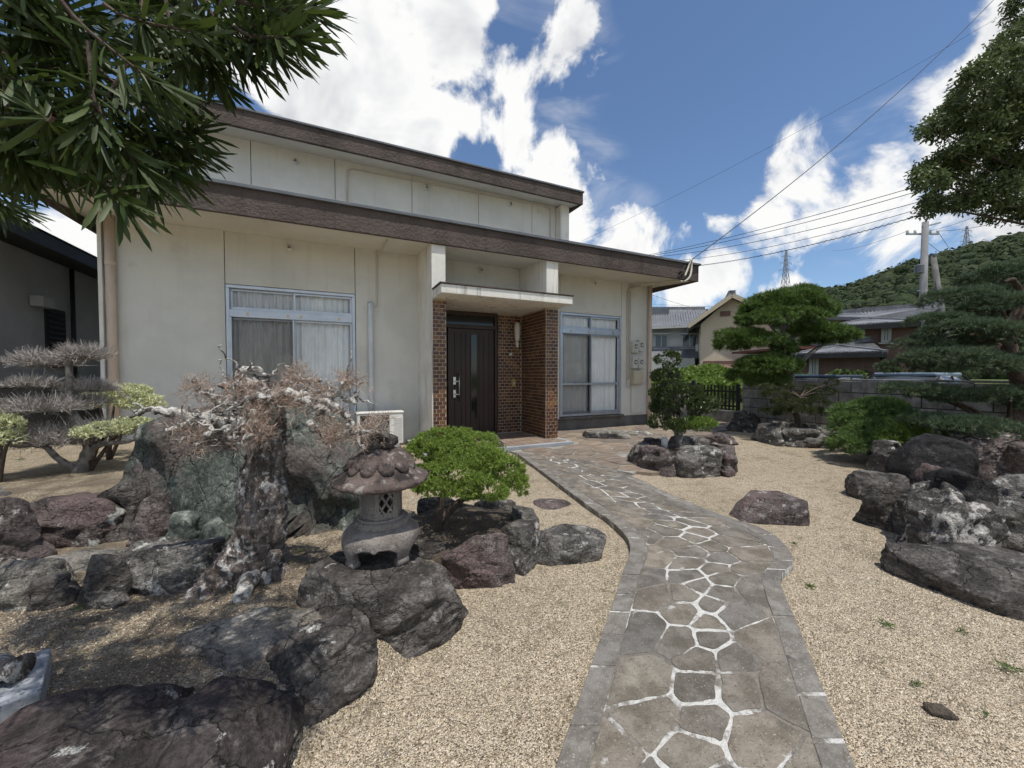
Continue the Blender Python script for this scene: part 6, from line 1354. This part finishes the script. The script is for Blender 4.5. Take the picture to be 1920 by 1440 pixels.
    for (x, y, dd, k) in tufts:
        c = np.array(A(x, y, dd)); n = int(k*3.0); P = c+RN.normal(size=(n, 3))*.030; D = unit(np.array([0, 0, .25])+unit(P-c)*.7+RN.normal(size=(n, 3))*.6); L.append(needles(P, D, 2, .056, .0034, .35))
    ob('needles', cat(*L), M_brown_needle, T, kind='stuff')
dead_pine()
# fallen needles in the bed and on the rocks
n = 5200; r_ = RN.uniform(-2.6, -.1, n); d_ = RN.uniform(1.1, 3.3, n); X = r_*RGT.x+d_*FWD.x; Y = r_*RGT.y+d_*FWD.y; k = polydist(r_, d_, BED1) > -.12; X, Y = X[k], Y[k]; Z = height(X, Y)+.006
D = rdir(len(X)); D[:, 2] *= .12; o = ob('needle_litter', needles(np.stack([X, Y, Z], 1), unit(D), 2, .06, .0022, .3), mat('litter', (1, 1, 1), island=[(.20, .145, .10), (.13, .095, .07), (.28, .21, .15), (.10, .075, .055), (.16, .14, .12)], rough=.95), kind='stuff'); tag(o, 'fallen brown pine needles scattered over the planting bed', 'pine needles')

# ================================================================ overhanging podocarpus close to the camera
def overhang():
    tr = CW(-2.2, .15, 0); T = thing('podocarpus_tree', 'dark podocarpus branch with long strap leaves hanging overhead', 'tree', tr)
    limb('trunk', [tr, tr+UP*1.0+RGT*.1, tr+UP*1.9+RGT*.1+FWD*.15, tr+UP*2.7+RGT*.3+FWD*.2], [.11, .10, .085, .05], M_bark, T, 14, 8, .2, 2)
    tw = []                                 # twig tips: px, py, depth, direction bias right/down
    R2 = np.random.default_rng(5); 
    edge = [(600, 28, .92, 1, .05), (560, 70, .85, .9, -.25), (520, 95, .90, .8, -.45), (590, 10, 1.0, 1, .1), (470, 120, 1.0, .6, -.5), (505, 40, .95, .9, 0), (420, 160, 1.05, .5, -.5), (445, 95, 1.0, .7, -.4),
            (375, 250, 1.0, .8, -.2), (390, 290, 1.15, .9, -.1), (355, 300, 1.05, .6, -.4), (330, 330, .95, .6, -.6), (285, 345, .85, .4, -.7), (250, 330, .95, .2, -.7), (200, 300, 1.0, -.1, -.7), (310, 265, .95, .7, -.3), (240, 385, .80, .7, -.45), (185, 270, .8, .2, -.8),
            (130, 300, 1.1, 0, -.6), (60, 290, 1.0, -.1, -.7), (25, 330, 1.2, -.1, -.6), (60, 345, 1.0, .1, -.8), (110, 330, .95, .2, -.8), (160, 320, 1.05, .1, -.8), (30, 300, .9, 0, -.8), (300, 300, 1.1, .5, -.6), (15, 400, 1.5, .2, -.3), (45, 395, 1.7, .5, -.2), (20, 360, 1.4, .4, -.1), (100, 250, .9, .1, -.7), (350, 190, 1.1, .4, -.5), (400, 130, .95, .3, -.8)]
    for (x, y, d, rx, dz) in edge: tw.append((x, y, d, rx, dz, 40))
    for k in range(150):
        x = R2.uniform(-250, 540); ym = np.interp(x, [-250, 100, 250, 330, 420, 540], [330, 300, 270, 230, 120, 40]); y = R2.uniform(-160, ym); tw.append((x, y, R2.uniform(.8, 1.5), R2.uniform(-.3, .9), R2.uniform(-.7, .2), 30))
    for k in range(26): tw.append((R2.uniform(-1150, -60), R2.uniform(-300, 330), R2.uniform(.75, 1.3), R2.uniform(-.6, .6), R2.uniform(-.5, .3), 26))
    hub = tr+UP*2.55+RGT*.75+FWD*.7; limb('limb', [tr+UP*1.8+RGT*.1+FWD*.12, tr+UP*2.2+RGT*.5+FWD*.4, hub, hub+RGT*.5+FWD*.15], [.06, .05, .035, .015], M_bark, T, 10, 7, .2, 3)
    leaf = []
    for (x, y, d, rx, dz, n) in tw:
        tip = AT(x, y, d); dr = (RGT*rx+UP*dz+FWD*R2.uniform(-.35, .35)).normalized(); L = R2.uniform(.10, .17); base = tip-dr*L; ob('twig', MB().tube(spline([base-dr*.06+UP*.02, base, tip], 3), [.0045, .0042, .004, .0036, .003, .0025, .002], 5, False), M_bark, T)
        x_ = dr.cross(UP).normalized(); y_ = x_.cross(dr)
        for k in range(n):
            f = (k/n)**.8; a = k*2.4; p = base+dr*L*f; out = x_*math.cos(a)+y_*math.sin(a); ldir = (dr*(.45+.75*f)+out*(.95-.45*f)-UP*.16+Vector(R2.normal(size=3))*.10).normalized(); leaf.append((p, ldir, R2.uniform(.075, .125)*(1 if f < .85 else .85)))
    me = []
    for v in range(3):                      # strap leaf with a midrib crease and gentle curve
        n = 6; V = []; Fc = []
        for i in range(n+1):
            f = i/n; w = .043*min(1, .35+f*3.2)*(1 if f < .8 else max(.08, 1-((f-.8)/.2)**2)); z = -.10*(v-.3)*f*f
            V += [(f, -w, z+.018*(1-f)), (f, 0, z), (f, w, z+.018*(1-f))]
        for i in range(n): a = i*3; Fc += [(a, a+3, a+4, a+1), (a+1, a+4, a+5, a+2)]
        me.append(mesh_of('leaf', V, Fc, M_podo, True))
    vis = sorted(leaf, key=lambda q: -(1 if True else 0)*vis_key(q[0])); rest = []
    base_v = [np.array([v.co[:] for v in m.vertices]) for m in me]; base_f = np.array([list(p.vertices) for p in me[0].polygons])
    for i, (p, d, L) in enumerate(vis):
        s = d.cross(Vector(RN.normal(size=3))).normalized(); u = s.cross(d)
        if u.z < 0: u = -u; s = -s
        if i < 300:
            o = bpy.data.objects.new('leaf', me[i % 3]); COL.objects.link(o); o.parent = T; M_ = Matrix((d, s, u)).transposed().to_4x4(); M_.translation = p-tr; o.matrix_basis = M_ @ Matrix.Scale(L, 4)
        else: rest.append((p, d, s, u, L, i % 3))
    VV = []; FF = []
    for k, (p, d, s, u, L, v) in enumerate(rest):
        B = np.array([d, s, u])*L; VV.append(base_v[v]@B+np.array(p)); FF.append(base_f+k*len(base_v[v]))
    ob('foliage', (np.concatenate(VV), np.concatenate(FF)), M_podo, T, smooth=True, kind='stuff')
def vis_key(p):
    d = p.dot(FWD); r = p.dot(RGT); 
    if d <= .2: return -5
    x = 960+721*r/d; y = 700-721*(p.z-EYE)/d
    return -5 if not (-20 < x < 720 and -20 < y < 500) else (x*.6+y)/600-d*.3
overhang()

# ================================================================ big broadleaf tree at the right edge
def broadleaf():
    dp = 9.0; b = AT(2260, 720, dp+1.5); b.z = 0; T = thing('broadleaf_tree', 'tall broadleaf tree with small olive leaves towering above the pine', 'tree', b)
    t = [b, b+UP*2.2+RGT*.1, b+UP*4.2-RGT*.3, b+UP*6.5-RGT*.6]; limb('trunk', t, [.28, .24, .18, .10], M_bark, T, 14, 8, .15, 1)
    cl = [(1905, 95, 45, 40), (1862, 140, 46, 34), (1820, 190, 48, 32), (1785, 228, 42, 26), (1750, 240, 24, 18), (1880, 215, 60, 40), (1925, 180, 60, 60), (1850, 280, 55, 36), (1800, 300, 50, 30), (1762, 322, 40, 26), (1738, 340, 24, 22), (1790, 365, 46, 24), (1850, 365, 50, 28), (1905, 330, 60, 44), (1760, 388, 30, 14), (1900, 395, 50, 16), (1965, 260, 80, 70), (1960, 60, 60, 60), (2010, 380, 80, 40), (2060, 140, 90, 90), (2080, 300, 90, 80), (2150, 40, 100, 90), (1985, -20, 70, 60)]
    parts = []
    for (x, y, hw, hh) in cl:
        dd = RN.uniform(-.6, .8); c = AT(x, y, dp+dd); r = (hw/721*dp, hw/721*dp, hh/721*dp); a = t[2] if y > 200 else t[3]; e = Vector(c); limb('branch', [a, a.lerp(e, .55)+UP*.1, e], [.07, .04, .012], M_bark, T, 7, 5)
        P, D = pad_points(c, r, int(950*(r[0]*r[1]+2*r[0]*r[2])), .36, 22, -.8, .1, 1); parts += [leaves(P+RN.normal(size=P.shape)*.05, unit(D+RN.normal(size=D.shape)*.9), .095, .042, .2, .15) for _ in range(3)]
    ob('crown', cat(*parts), M_broad, T)
broadleaf()
# ================================================================ lush growth beyond the fence
for i, (x, y, hw, hh, dd) in enumerate(((1262, 712, 42, 22, 16.5), (1330, 706, 52, 20, 18), (1345, 725, 45, 16, 15), (1235, 735, 30, 22, 14.5), (1295, 735, 40, 20, 14.5), (1390, 712, 40, 14, 19))):
    lab = ('yellow green shrub behind the picket gate, below the white house', 'wide lime green shrub below the cream house', 'lime green low bush right behind the picket fence', 'yellow green bush beside the house corner downpipe', 'leafy lime bush seen through the picket gate', 'pale green bush at the foot of the podocarpus tree')[i]
    c = AT(x, y, dd); b = Vector((c.x, c.y, 0)); T = thing('lush_shrub', lab, 'shrub', b, 'lush shrubs beyond the fence'); limb('stem', [b, Vector(c)-UP*.1], [.05, .03], M_bark, T, 6, 4); r = (hw/721*dd, hw/721*dd*.8, max(hh/721*dd, .3)); P, D = pad_points(c, r, int(420*r[0]*(r[1]+r[2]*2)), .3, 40, -.9, .5)
    ob('foliage', cat(*[leaves(P, unit(D+RN.normal(size=D.shape)*.6), .22, .075, .2, .2) for _ in range(3)]), M_crop, T)
for i, (x, y, hw, hh, dd, lab) in enumerate(((1590, 706, 28, 12, 14.5, 'broad leaved garden plant behind the parked cars'), (1640, 698, 40, 12, 15, 'leafy green hedge in front of the maroon house'), (1500, 712, 20, 8, 14.5, 'small green bush beside the carport posts'))):
    c = AT(x, y, dd); b = Vector((c.x, c.y, 0)); T = thing('garden_plant', lab, 'shrub', b); limb('stem', [b, Vector(c)-UP*.1], [.04, .03], M_bark, T, 6, 4); r = (hw/721*dd, .5, hh/721*dd); P, D = pad_points(c, r, int(700*r[0]*(r[1]+r[2]*2)), .3, 30, -.9, .5); ob('foliage', cat(*[leaves(P, unit(D+RN.normal(size=D.shape)*.6), .16, .08, .2, .2) for _ in range(3)]), M_weed, T)
# ================================================================ weeds on the gravel
for i, (x, y, s, lab) in enumerate(((1890, 1252, .10, 'leafy weed on open gravel near the long dark rock'), (1718, 1284, .07, 'small grass weed on gravel beside a dark clod'), (1660, 1170, .09, 'spreading pale weed on gravel between path and long dark rock'), (1520, 1100, .10, 'patch of creeping weed beside the path bend'), (1805, 1185, .07, 'sparse weed below the long dark rock'), (1735, 1042, .06, 'seedling under the lichen mottled rock'), (565, 1033, .07, 'bright grass tuft beside the green boulder'), (148, 1140, .07, 'thin grass blades at the upright brown stone'), (40, 862, .10, 'tall grass tuft under the dead shrub'), (110, 1068, .07, 'seedling on the pale slab'), (940, 862, .08, 'thin weed stalk by the path edge'), (1490, 1020, .07, 'short grass at the outer bend of the path'), (1850, 1340, .05, 'tiny weed on the open gravel'))):
    zz = .17 if x < 400 and y > 900 else (.45 if x < 100 and y < 900 else (.16 if x < 600 else 0)); p = GP(x, y, zz); n = 26; P = np.array(p)+RN.normal(size=(n, 3))*np.array([s*.10, s*.10, 0]); D = rdir(n, .1); D[:, 2] *= (.5 if s > .085 else 1.0)
    o = ob('weed', leaves(P, unit(D), s*.42, s*.075, .2, .15), M_weed, loc=p); tag(o, lab, 'weed')
o = ob('soil_clod', (to_world(rock_mesh(.10, .07, .025, 5, sub=3)[0], GP(1762, 1334, 0)), ico(3)[1]), M_soil, loc=GP(1762, 1334, 0)); tag(o, 'dark clod of earth lying on the gravel', 'clod')

# scattered larger pebbles, dry leaves and twigs lying on the gravel
def debris():
    r = np.random.default_rng(44); n = 420; rr = r.uniform(-1.6, 4.2, n*3); dd = r.uniform(1.2, 5.5, n*3); X = rr*RGT.x+dd*FWD.x; Y = rr*RGT.y+dd*FWD.y
    k = ~(inpoly(X, Y, PATH_POLY) | inpoly(X, Y, TERR)); X, Y = X[k][:n], Y[k][:n]; Z = height(X, Y); D, If = ico(1); s = r.uniform(.004, .010, len(X)); V = D[None]*(s[:, None, None]*r.uniform(.6, 1.2, (len(X), 1, 3))); V[..., 2] *= .6
    V = V+np.stack([X, Y, Z+s*.2], 1)[:, None]; Fc = (If[None]+np.arange(len(X))[:, None, None]*len(D)).reshape(-1, 3)
    tag(ob('pebbles', (V.reshape(-1, 3), Fc), mat('pebble', (1, 1, 1), island=[(.30, .26, .21), (.16, .14, .12), (.50, .44, .36), (.22, .18, .14), (.38, .33, .27)], rough=.9), kind='stuff'), 'coarser pebbles strewn over the fine gravel', 'pebbles')
    n = 900; rr = r.uniform(-1.4, 4.0, n*2); dd = r.uniform(1.2, 5.0, n*2); X = rr*RGT.x+dd*FWD.x; Y = rr*RGT.y+dd*FWD.y; w = fbm(np.stack([X*1.3, Y*1.3, X*0], 1), 3, 9) > .02; k = w & ~(inpoly(X, Y, TERR)); X, Y = X[k][:n], Y[k][:n]; Z = np.where(inpoly(X, Y, PATH_POLY), PATH_TOP+.003, height(X, Y)+.006)
    Dn = rdir(len(X)); Dn[:, 2] *= .08; m1 = needles(np.stack([X, Y, Z], 1), unit(Dn), 1, .045, .0028, .1)
    tag(ob('dry_debris', m1, mat('dry_debris', (1, 1, 1), island=[(.14, .10, .07), (.30, .22, .14), (.42, .33, .22), (.10, .08, .06)], rough=.95), kind='stuff'), 'dry needles and bits of straw on gravel and path', 'debris')
debris()
# ================================================================ poles and wires
M_pole = mat('pole_concrete', (.25, .25, .255), (.19, .19, .195), 1.5, .85, .15, 20, coords='World')
def poles():
    D = 26.0; top = AT(1735, 416, D); b = Vector((top.x, top.y, 0)); T = thing('utility_pole', 'tall grey concrete utility pole with crossarms in front of the hill', 'pole', b); Hh = top.z
    ob('post', MB().tube([b, b+UP*Hh], [.24, .17], 16), M_pole, T, smooth=True); 
    q = MB(); q.bar(b+UP*(Hh-.75)-RGT*1.1+FWD*.15, b+UP*(Hh-.75)+RGT*1.1+FWD*.15, .1); ob('cross_arm', q, M_steelgrey, T); q = MB(); q.bar(b+UP*(Hh-.35)-RGT*.2, b+UP*(Hh-.05)+RGT*1.0, .09); ob('cross_arm', q, M_steelgrey, T)
    for s in (-1, -.5, .5, 1): ob('insulator', MB().lathe([(.05, 0), (.09, .05), (.05, .1), (.09, .15), (.04, .22)], tuple(b+UP*(Hh-.70)+RGT*s*1.02+FWD*.15), 8), M_white_pl, T, smooth=True)
    q = MB(); c = b+UP*(Hh-3.4); q.lathe([(.24, 0), (.24, .5), (.2, .55)], tuple(c-RGT*.32), 10); ob('junction_box', q, M_cap, T); q = MB()
    for k in range(14): q.bar(b+UP*(2+.45*k)-RGT*(.2 if k % 2 else -.2), b+UP*(2+.45*k)-RGT*(.42 if k % 2 else -.42), .03)
    ob('step_bolt', q, M_steelgrey, T)
    t2 = AT(1749, 478, D+.5); b2 = AT(1790, 720, D-.5); b2.z = 0; T2 = thing('leaning_pole', 'dark leaning strut pole beside the tall utility pole', 'pole', b2); ob('post', MB().tube([b2, t2], [.20, .16], 14), M_found, T2, smooth=True); q = MB(); q.lathe([(.2, 0), (.2, .15)], tuple(t2-UP*.1), 10); ob('cap', q, M_cap, T2)
    return b, Hh
pb, PH = poles()
def wire(label, a, b, sag, r, n=24, twist=0, m=M_cable):
    a, b = Vector(a), Vector(b); P = []
    for i in range(n+1):
        f = i/n; P.append(a.lerp(b, f)-UP*sag*4*f*(1-f))
    q = MB(); q.tube(P, r, 5)
    if twist:
        Q = []; nn = twist*8
        for i in range(nn+1): f = i/nn; p = a.lerp(b, f)-UP*sag*4*f*(1-f); t = f*twist*2*math.pi; Q.append(p+UP*math.cos(t)*r*3.2+FWD*math.sin(t)*r*3.2)
        q.tube(Q, r*.8, 4)
    o = ob('overhead_wire', q, m, loc=P[0]); tag(o, label, 'wire', 'overhead wires')
wire('thick black service cable rising from the house fascia', (7.62, FY-.09, FT-.05), AT(1880, -18, 13), .35, .011)
far = lambda x, y, d: AT(x, y, d)
wire('thin wire crossing the sky high above the cream house', far(1960, -20, 40), far(1090, 452, 60), 1.0, .016)
wire('upper cable of the bundle above the house eave', far(1215, 478, 30), far(1990, 268, 14), .30, .016, m=M_cable)
wire('second cable of the bundle, just under the upper one', far(1215, 480, 30), far(1990, 277, 14), .42, .016)
wire('third cable of the bundle hanging below the upper two', far(1225, 482, 30), far(1990, 300, 14), .55, .016)
wire('fourth cable of the bundle, slightly slacker', far(1240, 490, 30), far(1990, 308, 14), .70, .014)
wire('twisted spiral cable below the bundle', far(1290, 500, 26), far(1990, 318, 13), .5, .012, twist=70)
wire('lone wire crossing in front of the white house sky', far(1222, 570, 45), far(1740, 572, 30), .3, .012)
wire('sloping wire from the house side towards the hill', far(1200, 545, 30), far(1330, 585, 40), .1, .012)
top = pb+UP*(PH-.55)+FWD*.15
wire('wire running from the crossarm end over the pine', top+RGT*1.02, far(1990, 380, 18), .3, .012); wire('wire rising from the crossarm middle over the pine', top+RGT*.5, far(1990, 330, 20), .3, .012)
wire('wire from the pole top down to the leaning pole', pb+UP*(PH-1.2), AT(1800, 500, 34), .05, .014); wire('stay wire from the pole crossarm down to the hillside', top+RGT*1.0, far(1800, 490, 34), .1, .012)
wire('wire from the pole crossarm towards the far pylon', top-RGT*1.02, far(1560, 470, 70), .4, .014)
wire('low cable crossing the hillside from the pole', pb+UP*(PH-3.6), far(1540, 566, 40), .3, .016); wire('lower cable crossing the hillside from the pole', pb+UP*(PH-4.4), far(1540, 576, 40), .35, .016)
